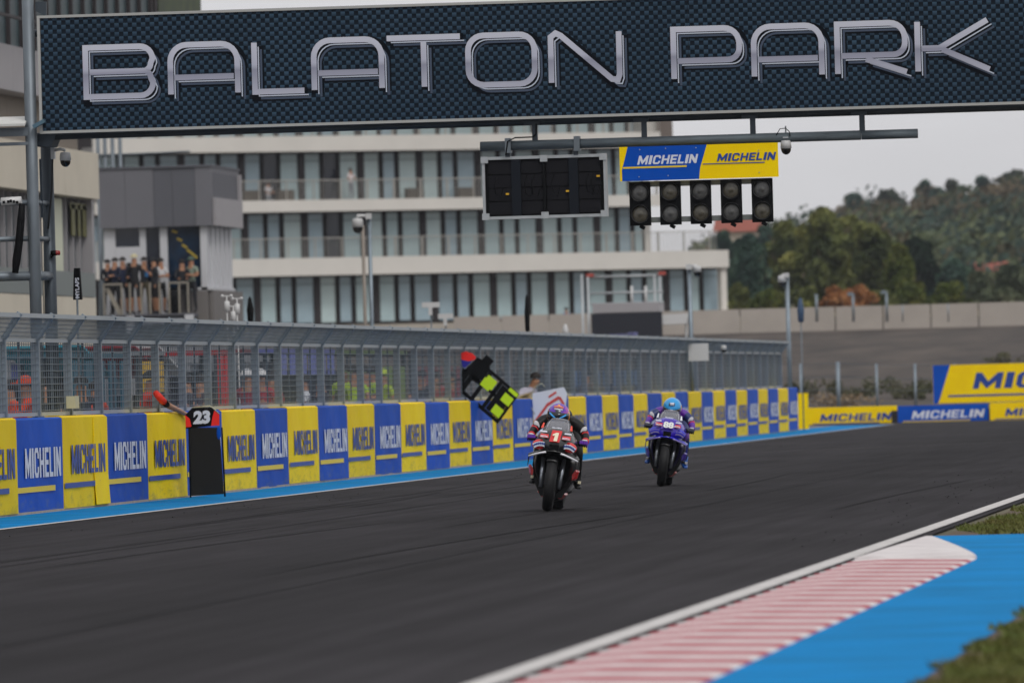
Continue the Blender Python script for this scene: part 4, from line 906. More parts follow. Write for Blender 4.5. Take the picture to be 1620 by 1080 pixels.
b0 = [Vector((p.x, p.y + 500, p.z - 20)) for p in rows[-1]]; rows.append(b0)
q.loft(rows, closed=False, cap=False); struct('hill', q, M_hill)
rnd = random.Random(77); q = MB(); q2 = MB(); q3 = MB()
for k in range(900):
    px = rnd.uniform(1120, 1760); f = rnd.random() ** .8; d_ = HD0 + (HD1 - HD0) * f
    pt = at(px, hy(px) + 48, HD1); p0 = at(px, 500, HD0); ez = p0.z + (pt.z - p0.z) * (f ** .8); p = at(px, 500, d_)
    s_ = rnd.choice((rnd.uniform(.8, 1.6), rnd.uniform(1.5, 3.2))); cl_ = math.sin(p.x * .11 + p.y * .02) + math.sin(p.y * .045 + 1.3) + rnd.uniform(-.9, .9)
    if cl_ < -1.1: continue
    leafmass((q if cl_ < .55 else q2) if rnd.random() < .85 else q3, (p.x, p.y, ez + s_ * .7), (s_ * rnd.uniform(.8, 1.5), s_, s_ * rnd.uniform(.8, 1.3)), int(50 + 30 * s_), .42, rnd)
tag(q.build('far_wood', foliage_mat('far_leaves', '#22332d', '#33443c', '#4a5642', .05)), 'distant wooded hillside on the right horizon', 'wood', kind='stuff')
tag(q3.build('far_wood', foliage_mat('far_light_leaves', '#4a5640', '#5c6446', '#747250', .1)), 'paler green trees scattered over the distant hillside', 'wood', kind='stuff')
tag(q2.build('far_wood', foliage_mat('far_brown_leaves', '#403f2c', '#544c3a', '#6a5c48', .05)), 'brownish autumn trees scattered over the distant hillside', 'wood', kind='stuff')
# skyline trees that stand out on the ridge
for k, (px, top, w, lab) in enumerate(((1405, 297, 44, 'pointed dark tree on the ridge above the evergreen'), (1470, 282, 46, 'rounded dark tree on the ridge right of the pointed one'), (1512, 282, 36, 'narrow tree on the ridge near its middle'), (1560, 276, 40, 'bare-topped tree on the ridge left of the photo edge'), (1605, 266, 44, 'highest ridge tree at the right edge'), (1355, 305, 46, 'leftmost ridge tree beside the open sky'))):
    tree(lab, px, hy(px) + 44, top + 4, 1040, w * 1.7, F4 if k % 2 else foliage_mat('ridge_leaves', '#2b3630', '#3f4638', '#5d5648', .2), 2600, .3, 'trees along the ridge', seed=90 + k, lobes=5)
# houses half hidden in the wood
M_roof = mat('red_roof_tiles', '#8c4a3a', rough=.8, var=.15, scale=3); M_hw = mat('house_wall', '#b0a797', rough=.85)
for k, (px, py, w, d_, lab) in enumerate(((1168, 356, 60, 700, 'red-roofed house highest on the slope beside the building'), (1200, 396, 34, 690, 'small red-roofed house lower down the wooded slope'), (1240, 398, 22, 690, 'smallest red-roofed house behind the olive trees'), (1560, 428, 60, 680, 'pinkish house roof behind the trees at the right edge'))):
    p = at(px, py, d_); w_ = w * d_ / FPX; hs = thing('house', lab, 'house', (p.x, p.y, p.z - 3.2), 0, 'houses on the wooded slope')
    q = MB(); q.bb(-w_ / 2, w_ / 2, -3, 3, -2, 2.6); q.build('wall', M_hw, hs)
    q = MB(); q.loft([[Vector((x, -3.4, 2.61)), Vector((x, 3.4, 2.61)), Vector((x, 0, 3.9))] for x in (-w_ / 2 - .3, w_ / 2 + .3)], sm=False); q.build('roof', M_roof, hs)
    q = MB(); q.bb(-.5, .5, -3.06, -3.0, .6, 1.8); q.build('window', M_dkgl, hs)

# ================================================================== TRACKSIDE BARRIERS at the far end (right)
def board(name, label, px0, px1, pyt, pyb, d, m, txt, tx0, tx1, th, tm, bar=None, blueend=False, group=None, skew=0.0):
    a = at(px0, pyb, d); c = at(px1, pyb, d + skew); t = at(px0, pyt, d)
    base = Vector((a.x, a.y, 0)); U = Vector((c.x - a.x, c.y - a.y, 0)); L = U.length; U.normalize(); N = Vector((U.y, -U.x, 0)); H = t.z - a.z
    o = thing(name, label, 'banner', (a.x, a.y, a.z), 0, group); A = Vector((a.x, a.y, a.z))
    q = MB(); q.slab([A, A + U * L, A + U * L + EZ * H, A + EZ * H], -N * .25); q.build('board_panel', m, o, w=True)
    if blueend:
        q = MB(); F = A + N * .01; q.slab([F, F + U * (H * .12), F + U * (H * .18) + EZ * H * .15, F + U * (H * .46) + EZ * H, F + EZ * H], -N * .008); q.build('blue_end', M_blu, o, w=True)
    if txt:
        q = MB(); block_text(q, txt, A + N * .012 + U * (L * tx0) + EZ * (H * th[0]), U, EZ, L * (tx1 - tx0), H * (th[1] - th[0]), shear=.25)
        if bar: q.mat(1); F = A + N * .012 + U * (L * bar[0]) + EZ * (H * bar[2]); q.add([F, F + U * (L * (bar[1] - bar[0])), F + U * (L * (bar[1] - bar[0])) + EZ * H * .05, F + EZ * H * .05], [(0, 1, 2, 3)])
        q.build('lettering', [tm, M_prB if m is M_yel else M_prY], o, w=True)
    return o
board('barrier_banner', 'low yellow advertising banner on the far barrier just right of the pit wall end', 1279, 1420, 645, 676, 268, M_yel, 'MICHELIN', .13, .92, (.28, .66), M_prB, (.05, .8, .14), group='banners on the far barrier')
board('barrier_banner', 'low blue advertising banner with white letters on the far barrier', 1421, 1564, 642, 672, 267, M_blu, 'MICHELIN', .15, .94, (.3, .72), M_prW, (.05, .8, .14), group='banners on the far barrier')
board('barrier_banner', 'low yellow advertising banner cut by the right edge of the photo', 1567, 1712, 637, 668, 266, M_yel, 'MICHELIN', .16, .95, (.3, .7), M_prB, (.05, .8, .14), group='banners on the far barrier')
board('large_banner', 'large yellow board with a slanted blue end and big blue letters at the right edge', 1477, 1815, 578, 638, 270, M_yel, 'MICHELIN', .185, .97, (.36, .78), M_prB, (.07, .9, .16), True)
e_ = board('end_banner', 'short tall yellow banner closing the gap at the end of the pit wall', 1257, 1280, 622, 684, 245, M_yel, None, 0, 0, (0, 0), None)
bt = thing('tyre_barrier', 'dark low barrier base under the far banners', 'barrier', tuple(Vector((at(1450, 672, 268).x, at(1450, 672, 268).y, 0))))
q = MB(); a, c = at(1262, 676, 268.6), at(1760, 664, 266.6); q.slab([(a.x, a.y, 0), (c.x, c.y, 0), (c.x, c.y, .38), (a.x, a.y, .38)], (0, .4, 0)); q.build('barrier_base', mat('dark_rubber', '#2a292b', rough=.9), bt, w=True)
# wire fence posts before the embankment
wf = thing('wire_fence', 'thin wire fence on grey posts in front of the bare embankment', 'fence', tuple(Vector((at(1327, 650, 285).x, at(1327, 650, 285).y, 0))))
fpts = []
for k, px in enumerate((1268, 1327, 1388, 1449, 1512, 1576, 1640)):
    p = at(px, 640, 285); zt2 = at(px, 575 - (3 if k == 1 else 0), 285).z; fpts.append((p.x, p.y, zt2)); q = MB(); r = .07 if k == 1 else .045; q.tube([(p.x, p.y, -.1), (p.x, p.y, zt2)], r, 8); q.build('post', M_galv, wf, w=True)
for dz in (.05, .5, .9, 1.3):
    q = MB(); q.tube([(x, y, z - dz) for x, y, z in fpts], .008, 4); q.build('wire', M_galvd, wf, w=True)

# ================================================================== CAMERA POLES and small masts
M_wht = mat('white_plastic', '#c4c4c4', rough=.4); M_dome = mat('smoked_dome', '#0b0b0d', rough=.1, spec=.8)
def dome_cam(parent, p, r, arm=None, top=None, w=True):
    q = MB(); q.lathe([(.001, r * 1.5), (r * .8, r * 1.45), (r * .95, r * 1.1), (r * 1.02, 0), (.001, 0)], p, 'Z', 18); h = q.build('camera_housing', M_wht, parent, w=w)
    q = MB(); q.ell(p + Vector((0, 0, -r * .1)), (r * .92, r * .92, r * 1.05), 16, 8, v0=.42, v1=1.0); q.build('camera_dome', M_dome, h, w=w)
    if arm: q = MB(); q.tube(arm, r * .28, 8); q.build('camera_arm', M_wht, parent, w=w)
c1 = thing('dome_camera', 'white dome security camera on a curved arm at the gantry column', 'camera', gp(104, 262, .6))
p = gp(103.5, 254, .6); dome_cam(c1, p, .074, [gp(86, 238, .65), gp(95, 236, .6), gp(101, 237, .6), p + Vector((0, 0, .12))])
q = MB(); q.box(gp(84, 242, .68), (.05, .1, .16)); q.build('wall_bracket', M_wht, c1, w=True)
c2 = thing('dome_camera', 'dome camera hanging under the lamp pipe right of the sponsor board', 'camera', pp(1243, 245, -.03))
p = pp(1243.5, 235, -.03); dome_cam(c2, p, .07); q = MB(); q.box((p.x, p.y + .03, p.z + .14), (.07, .15, .02)); q.box((p.x, p.y + .03, p.z + .24), (.02, .02, .1)); q.build('mount', M_al, c2, w=True)
q = MB(); q.tube([pp(1228, 214, -.07), pp(1234, 204, -.07), pp(1243, 203, -.07), pp(1249, 209, -.07), pp(1250, 216, -.07)], .006, 5); q.build('cable', M_blk, c2, w=True)
def pole(label, pxb, pyt, d, r, campx=None, campy=None, cr=.12, pyref=515, name='camera_pole', m=None):
    b_ = at(pxb, pyref, d); top = at(pxb, pyt, d).z
    o = thing(name, label, 'pole', (b_.x, b_.y, 0)); q = MB(); q.tube([(b_.x, b_.y, -.1), (b_.x, b_.y, top)], [r, r * .85], 12); q.build('mast', m or M_galv, o, w=True)
    if campx:
        p = at(campx, campy, d); dome_cam(o, Vector((p.x, p.y, p.z)), cr, [(b_.x, b_.y, top - .05), (p.x, p.y, max(top - .04, p.z + cr * 1.6)), (p.x, p.y, p.z + cr * 1.4)])
        q = MB(); q.box((b_.x, b_.y - .1, top - .06), (.13, .12, .13)); q.build('junction_box', M_wht, o, w=True)
    return o
pole('tall grey camera pole with white dome left of the display panel', 588.5, 338, 200, .052, 566, 359, .135)
pole('plain brownish pole just left of the tall camera pole', 578, 356, 215, .05, m=mat('brown_pole', '#8b8279', rough=.6), name='plain_pole')
w2 = pole('grey camera pole rising behind the white cabinet on the debris fence', 1094, 418, 207, .06, 1103, 430, .1, pyref=560)
q = MB(); a = at(1105, 557, 206.3); q.box(a, (.48, .14, .42)); q.build('cabinet', M_wht, w2, w=True)
pole('camera pole at the far end of the debris fence', 1248, 432, 246, .07, 1238, 446, .13, pyref=545)
for lab, px, py, d_, r in (('small dome camera fixed on the debris fence above the pit board person', 967, 549, 188, .065), ('small dome camera on the debris fence near its far end', 1145, 553, 213, .07)):
    a = at(px, py, d_); o = thing('dome_camera', lab, 'camera', tuple(a), 0, 'cameras on the debris fence'); dome_cam(o, a, r); q = MB(); q.box((a.x - .1, a.y + .05, a.z + r * 1.6), (.24, .04, .03)); q.build('bracket', M_galv, o, w=True)
# thin posts on the retaining wall
for k, (px, pt) in enumerate(((1292, 465), (1350, 465), (1403, 462), (1428, 482), (1500, 480))):
    a = at(px, 492, 398); z = at(px, pt, 398).z; o = thing('lamp_post', ['slim post on the retaining wall left of the rust bush', 'bent lamp post in front of the rust bushes', 'slim lamp post right of the rust bushes', 'short stake on the retaining wall below the yellow-green bush', 'short stake on the retaining wall further right'][k], 'post', (a.x, a.y, a.z), 0, 'thin posts on the retaining wall')
    q = MB(); q.tube([(0, 0, -.5), (0, 0, z - a.z)], .06 if k < 3 else .03, 8); q.build('mast', M_galv, o)
    if k in (1, 2): q = MB(); q.box((-.12, 0, z - a.z), (.26, .16, .16)); q.build('lamp_head', M_galv, o)
# antenna flag, wind sensors, other masts
an = at(123, 505, 112); o = thing('antenna_mast', 'black upright timing antenna with white letters on a thin pole', 'antenna', (an.x, an.y, 0))
q = MB(); q.tube([(an.x, an.y, -.05), (an.x, an.y, at(122, 472, 112).z)], .014, 8); q.build('mast', M_steel, o, w=True)
z0, z1 = at(122, 474, 112).z, at(122, 424, 112).z; xa = at(121.8, 450, 112).x; wb, wt = .058, .038
q = MB(); q.slab([(xa - wb, an.y, z0), (xa + wb, an.y, z0), (xa + wt, an.y, z1), (xa - wt, an.y, z1)], (0, .08, 0)); bd = q.build('antenna_body', M_blk, o, w=True)
q = MB(); put_text(q, 'MYLAPS', Vector((xa + .03, an.y - .004, z0 + .02)), EZ, -EX, .27, .055, bold=.03); q.build('lettering', M_prW, bd, w=True)
for k, (px, py, lab) in enumerate(((370, 492, 'left wind sensor mast with small white cups above the fence'), (376, 480, 'taller wind sensor mast beside the first one'), (360, 476, 'thinnest wind vane mast above the fence'))):
    a = at(px, 520, 150); zt2 = at(px, py - 8, 150).z; o = thing('wind_sensor', lab, 'wind sensor', (a.x, a.y, 0), 0, 'wind sensors behind the fence'); q = MB(); q.tube([(a.x, a.y, 0), (a.x, a.y, zt2)], .012, 6); q.build('mast', M_wht, o, w=True)
    q = MB(); q.box((a.x, a.y, zt2), (.16, .02, .02)); q.lathe([(.001, .1), (.05, .08), (.05, -.08), (.001, -.1)], (a.x, a.y, zt2 - .18), 'Z', 10); q.ell((a.x - .08, a.y, zt2), .03, 8, 5); q.ell((a.x + .08, a.y, zt2), .03, 8, 5); q.build('sensor_head', M_wht, o, w=True)
for k, (px, pt, pb_, lab, mm, w_) in enumerate(((397, 468, 512, 'black covered microphone on a short stand above the fence', M_blk, .07), (835, 465, 525, 'black loudspeaker mast behind the middle of the fence', M_blk, .06), (683, 478, 500, 'white box camera with visor above the fence', M_wht, .1), (706, 496, 512, 'small white box camera below the larger one', M_wht, .09), (895, 512, 532, 'white marker box above the fence near the scaffold', M_wht, .08), (1268, 470, 510, 'dark banner flag beside the far camera pole', mat('flag_blue', '#39506b', rough=.7), .1))):
    d_ = 170 + k * 14; a = at(px, 540, d_); zt2, zb2 = at(px, pt, d_).z, at(px, pb_, d_).z; o = thing('mast', lab, 'mast', (a.x, a.y, 0)); q = MB(); q.tube([(a.x, a.y, 0), (a.x, a.y, zb2 + .02)], .018, 6); q.build('pole', M_steel, o, w=True)
    q = MB()
    if k in (2, 3): q.box((a.x, a.y, zt2 - .06), (w_ * 4, .16, .12)); q.box((a.x, a.y - .1, zt2 - .2), (.08, .1, .2))
    else: q.lathe([(.001, zt2 - zb2), (w_ * .5, (zt2 - zb2) * .9), (w_, (zt2 - zb2) * .5), (w_ * .8, .02), (.001, 0)], (a.x, a.y, zb2), 'Z', 10)
    q.build('head', mm, o, w=True)
# scaffold stage with dark banner, and white canopy
SD = 300.0
def sp(px, py, d=0): return onY(px, py, Ysc + d)
Ysc = at(980, 520, SD).y; o = thing('scaffold_stage', 'scaffold platform with dark blue banner behind the fence before the building', 'scaffold', (at(980, 520, SD).x, Ysc, 0))
for px in (922, 1037):
    for d_ in (0, 2.2): q = MB(); x = sp(px, 500).x; q.tube([(x, Ysc + d_, 0), (x, Ysc + d_, sp(px, 434).z)], .045, 8); q.build('upright', M_al, o, w=True)
for py in (437, 463, 480):
    q = MB(); q.tube([(sp(922, 0).x, Ysc, sp(980, py).z), (sp(1037, 0).x, Ysc, sp(980, py).z)], .04, 8); q.build('rail', M_al, o, w=True)
for px in (1000, 1022): q = MB(); x = sp(px, 480).x; q.tube([(x, Ysc, sp(px, 486).z), (x, Ysc, sp(px, 452).z)], .05, 8); q.build('upright', M_wht, o, w=True)
q = MB(); q.bb(sp(924, 0).x, sp(1030, 0).x, Ysc - .05, Ysc + 2, sp(980, 494).z, sp(980, 479).z); q.build('deck', M_lgrey, o, w=True)
q = MB(); q.bb(sp(922, 0).x, sp(1034, 0).x, Ysc - .06, Ysc + .02, sp(980, 536).z, sp(980, 494).z - .02); bn = q.build('dark_banner', mat('navy_cloth', '#20222c', rough=.8), o, w=True)
q = MB(); put_text(q, 'motoGP', Vector((sp(950, 0).x, Ysc - .07, sp(980, 534).z)), EX, EZ, 1.0, .18, bold=.02); q.build('lettering', mat('violet_print', '#7f82b8', rough=.6), bn, w=True)
for px in (922, 1036): q = MB(); q.box((sp(px, 0).x, Ysc - .06, sp(980, 434).z), (.26, .1, .12)); q.build('red_clamp', mat('dull_red', '#a84a40', rough=.6), o, w=True)
o = thing('white_canopy', 'small white canopy roof beside the scaffold stage', 'canopy', (sp(1066, 500).x, Ysc, 0))
q = MB(); q.slab([sp(1036, 514), sp(1086, 512), sp(1090, 495), sp(1036, 498)], (0, 1.6, 0)); q.build('canopy_roof', M_wht, o, w=True)
for px in (1038, 1084): q = MB(); x = sp(px, 510).x; q.tube([(x, Ysc + .3, 0), (x, Ysc + .3, sp(px, 512).z)], .03, 6); q.build('post', M_al, o, w=True)
# red signal lamp on the gantry's rear column
a = gp(90, 400, .78); o = thing('signal_lamp', 'small red lamp facing sideways on the rear gantry column', 'lamp', tuple(a))
q = MB(); q.lathe([(.001, -.05), (.03, -.05), (.035, .02), (.001, .02)], a + Vector((-.03, 0, 0)), 'X', 12); q.build('lamp_body', M_blk, o, w=True)
q = MB(); q.lathe([(.034, .02), (.03, .07), (.001, .075)], a + Vector((-.03, 0, 0)), 'X', 12); q.build('lamp_lens', mat('red_lens', '#8f1a16', rough=.2), o, w=True)
q = MB(); q.tube([a + Vector((-.04, 0, -.02)), a + Vector((-.09, .05, -.06)), a + Vector((-.1, .1, 0))], .012, 6); q.build('lamp_arm', M_blk, o, w=True)
# ================================================================== FIGURES
def skin_mesh(name, joints, edges, mats, region, sub=1):
    names = list(joints); me = bpy.data.meshes.new('t'); me.from_pydata([joints[k][0] for k in names], [(names.index(a), names.index(b)) for a, b in edges], []); me.update()
    ob = bpy.data.objects.new('t', me); col.objects.link(ob); ob.modifiers.new('s', 'SKIN')
    sk = me.skin_vertices[0].data if me.skin_vertices else None
    if sk is None: me.attributes; 
    for i, k in enumerate(names):
        r = joints[k][1]; sk[i].radius = (r, r) if not isinstance(r, tuple) else r; sk[i].use_root = (i == 0)
    ob.modifiers['s'].use_smooth_shade = True
    ss = ob.modifiers.new('u', 'SUBSURF'); ss.levels = sub; ss.render_levels = sub
    dg = bpy.context.evaluated_depsgraph_get(); dg.update(); out = bpy.data.meshes.new_from_object(ob.evaluated_get(dg)); out.name = name
    bpy.data.objects.remove(ob); out.materials.clear()
    for m in mats: out.materials.append(m)
    segs = [(Vector(joints[a][0]), Vector(joints[b][0]), a, b) for a, b in edges]
    for p in out.polygons:
        c = p.center; best = None
        for a, b_, na, nb in segs:
            d = b_ - a; t = max(0, min(1, (c - a).dot(d) / max(1e-9, d.length_squared))); dd = (c - (a + d * t)).length
            if best is None or dd < best[0]: best = (dd, na, nb, t)
        p.material_index = region(best[1], best[2], best[3], c); p.use_smooth = True
    return out
M_skin = mat('skin', '#a3765a', rough=.55); M_hair = mat('dark_hair', '#1c1512', rough=.8); M_shoe = mat('dark_shoe', '#1d1c1f', rough=.7)
CL = {}
def cloth(h):
    if h not in CL: CL[h] = mat('cloth_' + str(len(CL)), h, rough=.85, var=.08, scale=9)
    return CL[h]
def person(label, loc, rz, shirt, trousers, h=1.76, pose='down', shorts=False, hat=None, hair=True, group=None, long_sleeve=False, hand=None, lean=0.0, cat='person'):
    o = thing('person', label, cat, loc, rz, group); k = h / 1.76; rnd = random.Random(label)
    J = {'pelvis': ((0, 0, .95), (.13, .1)), 'waist': ((0, -.01 - lean * .15, 1.08), (.125, .09)), 'chest': ((0, -.01 - lean * .4, 1.32), (.15, .1)), 'neck': ((0, -lean * .5, 1.475), .06), 'jaw': ((0, -.02 - lean * .6, 1.56), .088), 'head': ((0, -.02 - lean * .65, 1.645), .098)}
    E = [('pelvis', 'waist'), ('waist', 'chest'), ('chest', 'neck'), ('neck', 'jaw'), ('jaw', 'head')]
    for s, sg in (('l', -1), ('r', 1)):
        J['sh' + s] = ((sg * .18, -lean * .42, 1.42), .062)
        st = rnd.uniform(.0, .05)
        if pose == 'down' or (pose == 'phone' and s == 'l') : el, wr, hd = (sg * .25, .03, 1.14), (sg * .25, -.06, .9), (sg * .24, -.08, .81)
        elif pose == 'rail': el, wr, hd = (sg * .24, -.12, 1.16), (sg * .15, -.34, 1.12), (sg * .10, -.42, 1.13)
        elif pose == 'phone': el, wr, hd = (sg * .22, -.16, 1.15), (sg * .08, -.3, 1.33), (sg * .03, -.32, 1.41)
        elif pose == 'cross': el, wr, hd = (sg * .25, -.06, 1.16), (sg * .02, -.22, 1.18), (-sg * .1, -.2, 1.22)
        elif pose == 'reach': el, wr, hd = ((sg * .22, -.2 - lean * .5, 1.22), (sg * .14, -.42 - lean * .6, 1.08), (sg * .1, -.5 - lean * .6, 1.0))
        if hand and s in hand: el, wr, hd = hand[s]
        J['el' + s] = (el, .045); J['wr' + s] = (wr, .032); J['hd' + s] = (hd, .036)
        J['hip' + s] = ((sg * .09, 0, .9), .09); J['kn' + s] = ((sg * .11, -.02, .5), .06); J['an' + s] = ((sg * .12, .03, .09), .042); J['to' + s] = ((sg * .14, -.14, .045), .035)
        E += [('chest', 'sh' + s), ('sh' + s, 'el' + s), ('el' + s, 'wr' + s), ('wr' + s, 'hd' + s), ('pelvis', 'hip' + s), ('hip' + s, 'kn' + s), ('kn' + s, 'an' + s), ('an' + s, 'to' + s)]
    J = {a: (tuple(x * k for x in p), (tuple(x * k for x in r) if isinstance(r, tuple) else r * k)) for a, (p, r) in J.items()}
    def reg(a, b, t, c):
        if b in ('jaw', 'head') or a in ('jaw',) or b.startswith('hd'): return 0
        if b.startswith('el'): return 0 if (not long_sleeve and t > .6) else 1
        if b.startswith('wr'): return 1 if long_sleeve else 0
        if b.startswith('kn'): return 2
        if b.startswith('an'): return 0 if shorts else 2
        if b.startswith('to'): return 3
        if b.startswith('hip') or (b == 'waist' and t < .3): return 2
        if b == 'neck' and t > .6: return 0
        return 1
    bo = bpy.data.objects.new('body', skin_mesh('body', J, E, [M_skin, cloth(shirt), cloth(trousers), M_shoe], reg)); col.objects.link(bo); bo.parent = o
    hp = Vector(J['head'][0])
    q = MB()
    if hat: q.ell(hp + Vector((0, .005, .01 * k)), (.112 * k, .125 * k, .115 * k), 12, 6, v0=0, v1=.5); q.box(hp + Vector((0, -.14 * k, .02 * k)), (.13 * k, .09 * k, .014)); q.build('cap', cloth(hat), o)
    elif hair: q.ell(hp + Vector((0, .022, .012 * k)), (.112 * k, .118 * k, .115 * k), 12, 6, v0=0, v1=.52); q.build('hair', M_hair, o)
    return o

# spectators on the tower balcony (feet on the balcony floor)
def bal(px, d=-.9): a = ty(px, 497, d); return (a.x, a.y, zf + .002)
spec = [(172, '#11151f', '#16181f', 'rail', False, None, 'person in black jacket at the left end of the tower balcony', -.6), (184, '#141c33', '#17181d', 'cross', False, None, 'person in navy shirt second from the left on the tower balcony', -1.0), (196, '#18223f', '#1a1b20', 'rail', True, None, 'person in navy shirt and shorts third from the left on the balcony', -.7),
        (206, '#22262c', '#9a9a9c', 'cross', False, None, 'person in pale trousers in the middle of the balcony group', -.5), (215, '#1c1d22', '#1b1b20', 'down', True, '#b9b08f', 'tall person with straw-coloured hat on the tower balcony', -.9), (230, '#1a2230', '#4a4433', 'phone', False, None, 'person in brown trousers looking at a blue phone on the balcony', -.9),
        (246, '#23252c', '#1a1a1e', 'down', True, '#14151a', 'person in dark jacket and black shorts turned sideways on the balcony', -1.0), (256, '#c9cacc', '#16161a', 'cross', True, None, 'person in white shirt and black shorts at the right of the balcony group', -.7),
        (290, '#1a1a20', '#18181c', 'rail', False, None, 'person in black behind the railing below the poster window', -.3), (305, '#7d8a7c', '#1a1b22', 'cross', False, '#4b5a4e', 'person in grey-green shirt and cap by the poster window', -.2)]
for k, (px, s, t, po, sh, hat, lab, d) in enumerate(spec):
    person(lab, bal(px, d), (.4, -.5, .2, .8, -.3, .1, -1.1, .7, .2, -.4)[k], s, t, h=(1.72, 1.76, 1.78, 1.6, 1.86, 1.76, 1.74, 1.72, 1.66, 1.74)[k], pose=po, shorts=sh, hat=hat, group='spectators on the tower balcony', long_sleeve=k in (0, 1, 2, 3, 4, 6, 8))
q = MB(); a = ty(232, 434, -1.3); q.box(a, (.09, .02, .14)); tag(q.build('phone', mat('blue_phone', '#1b5a8c', rough=.3)), 'blue phone held by a person on the tower balcony', 'phone')
q = MB(); a = ty(276, 484, -.9); q.lathe([(.001, 0), (.2, .02), (.22, .4), (.12, .7), (.001, .75)], (a.x, a.y, zf), 'Z', 10); tag(q.build('black_bag', M_blk), 'black bag on the tower balcony floor at the right', 'bag')
# people on the far building's balconies
for px, lab, s, back in ((555, 'person in white shirt at the balcony rail of the cream building', '#d9cfd0', .6), (424, 'person in white sitting low behind the upper balcony rail', '#d8d8dc', .7)):
    a = onP(px, 300, B0 - dN * back, dN); person(lab, (a.x, a.y, z2t - .12 if px == 555 else z2t - .75), brz + .3, s, '#8a8f96', pose='rail', group='guests on the balconies')
a = onP(896, 500, B0 - dN * (-1.0), dN); person('person in bright blue jacket before the lowest windows of the cream building', (a.x, a.y, at(896, 512, 440).z - .85), brz, '#1f3f9e', '#22315e', pose='phone', long_sleeve=True)

# crew behind the fence
def pl(px, X=-18.6): a = onX(px, 620, X); return (a.x, a.y, 0)
crew = [(42, '#e8502a', '#c2401f', 'reach', '#e8502a', 'marshal in orange overalls behind the fence at the left edge', -18.2, 1.74), (16, '#c04428', '#26282c', 'down', None, 'crew member in orange red shirt at the very left behind the fence', -19.2, 1.7), (72, '#3b3f46', '#26282c', 'cross', None, 'crew member in grey between the first fence posts', -19.4, 1.74),
        (128, '#2a3038', '#23262b', 'cross', '#16181c', 'crew member in dark shirt and cap left of the pale box', -18.5, 1.74), (150, '#c4472c', '#25272c', 'down', None, 'crew member in orange shirt right of the pale box', -19.0, 1.66), (297, '#35343c', '#20222a', 'rail', None, 'crew member in dark grey above the numbered board', -19.1, 1.76),
        (318, '#4a3d4a', '#20222a', 'phone', None, 'crew member raising a hand right of the numbered board', -19.4, 1.76), (392, '#8e2430', '#1f2530', 'down', '#c7c7ca', 'crew member in dark red with white cap behind the fence', -19.2, 1.84), (412, '#a02632', '#20242c', 'cross', '#d0d0d2', 'crew member in red with white cap and crossed arms', -19.0, 1.84),
        (430, '#9a2a34', '#20242c', 'down', None, 'crew member in red just left of the blue stand', -19.0, 1.78), (482, '#c8ccd4', '#22242c', 'rail', None, 'crew member in white inside the blue stand', -19.0, 1.74), (509, '#2a2527', '#222022', 'rail', None, 'dark haired crew member close to the fence in the blue stand', -17.9, 1.7),
        (545, '#a9c81e', '#23262c', 'down', None, 'leftmost crew member in lime yellow shirt', -19.2, 1.92), (560, '#a9c81e', '#23262c', 'rail', None, 'second crew member in lime yellow leaning forward', -19.0, 1.9), (577, '#9fbf20', '#23262c', 'cross', None, 'third crew member in lime yellow with crossed arms', -19.2, 1.9), (592, '#a9c81e', '#22252c', 'phone', None, 'fourth crew member in lime yellow with raised hand', -19.1, 1.88), (607, '#a0bb22', '#22252c', 'down', '#b9cf3a', 'rightmost crew member in lime yellow with yellow cap', -19.3, 1.84),
        (668, '#2c2e36', '#1e2026', 'rail', None, 'crew member in black left of the lime numbered board', -19.2, 1.8), (690, '#93303a', '#1e2026', 'cross', None, 'crew member in wine red left of the lime numbered board', -19.4, 1.78), (712, '#93303a', '#1e2026', 'down', None, 'crew member in wine red right beside the lime numbered board', -19.3, 1.78),
        (790, '#3a3d44', '#1e2026', 'down', None, 'crew member in dark grey right of the lime numbered board', -19.2, 1.78), (930, '#7b6b6d', '#1e2026', 'down', None, 'crew member in taupe behind the far half of the fence', -19.2, 1.78), (1155, '#c4432c', '#c4432c', 'down', None, 'marshal in orange behind the far end of the fence', -18.5, 1.3), (1185, '#c4432c', '#c4432c', 'rail', None, 'second marshal in orange near the far end of the fence', -18.5, 1.3)]
for k, (px, s, t, po, hat, lab, X, h) in enumerate(crew):
    person(lab, pl(px, X), -1.2 + (k % 5) * .5, s, t, h=h, pose=po, hat=hat, group='crew behind the debris fence', long_sleeve=k in (0, 22, 23))
M_fred_s = mat('red_sleeve', '#d8301f', rough=.8)
# crew member whose arm reaches through the fence to hold the numbered board
Xa = XW - .50; pa = onX(243, 640, Xa)
def loc_arm(base, rz, h, pts):
    Mi = (Matrix.Translation(Vector(base)) @ Matrix.Rotation(rz, 4, 'Z')).inverted(); k = h / 1.76; return tuple(tuple((Mi @ Vector(p)) / k) for p in pts)
YQ = onX(262, 645, XW - .25).y
elb = onX(266, 641, XW + .02); wri = onX(292, 654, XW + .06); hnd = onX(302, 659, XW + .1); base = (Xa, elb.y - 1.0, 0)
base = (Xa - .05, onX(243, 640, Xa).y, 0)
person('crew member in red reaching a bare arm over the wall to the number 23 board', base, math.radians(75), '#d8301f', '#1d1f24', pose='down', hat='#121317', h=1.78, hand={'r': loc_arm(base, math.radians(75), 1.78, (elb, wri, hnd))})
bpy.context.view_layer.update(); arm_p = [o_ for o_ in col.objects if o_.get('label', '').startswith('crew member in red reaching')][0]
q = MB(); q.tube([onX(246, 621, XW - .12), onX(252, 628, XW - .06), onX(262, 638, XW + .0)], [.042, .05, .045], 12); q.mat(1); q.tube([onX(261, 637, XW), onX(264, 640, XW + .01)], [.047, .045], 12); q.build('sleeve', [M_fred_s, M_blk], arm_p, w=True)
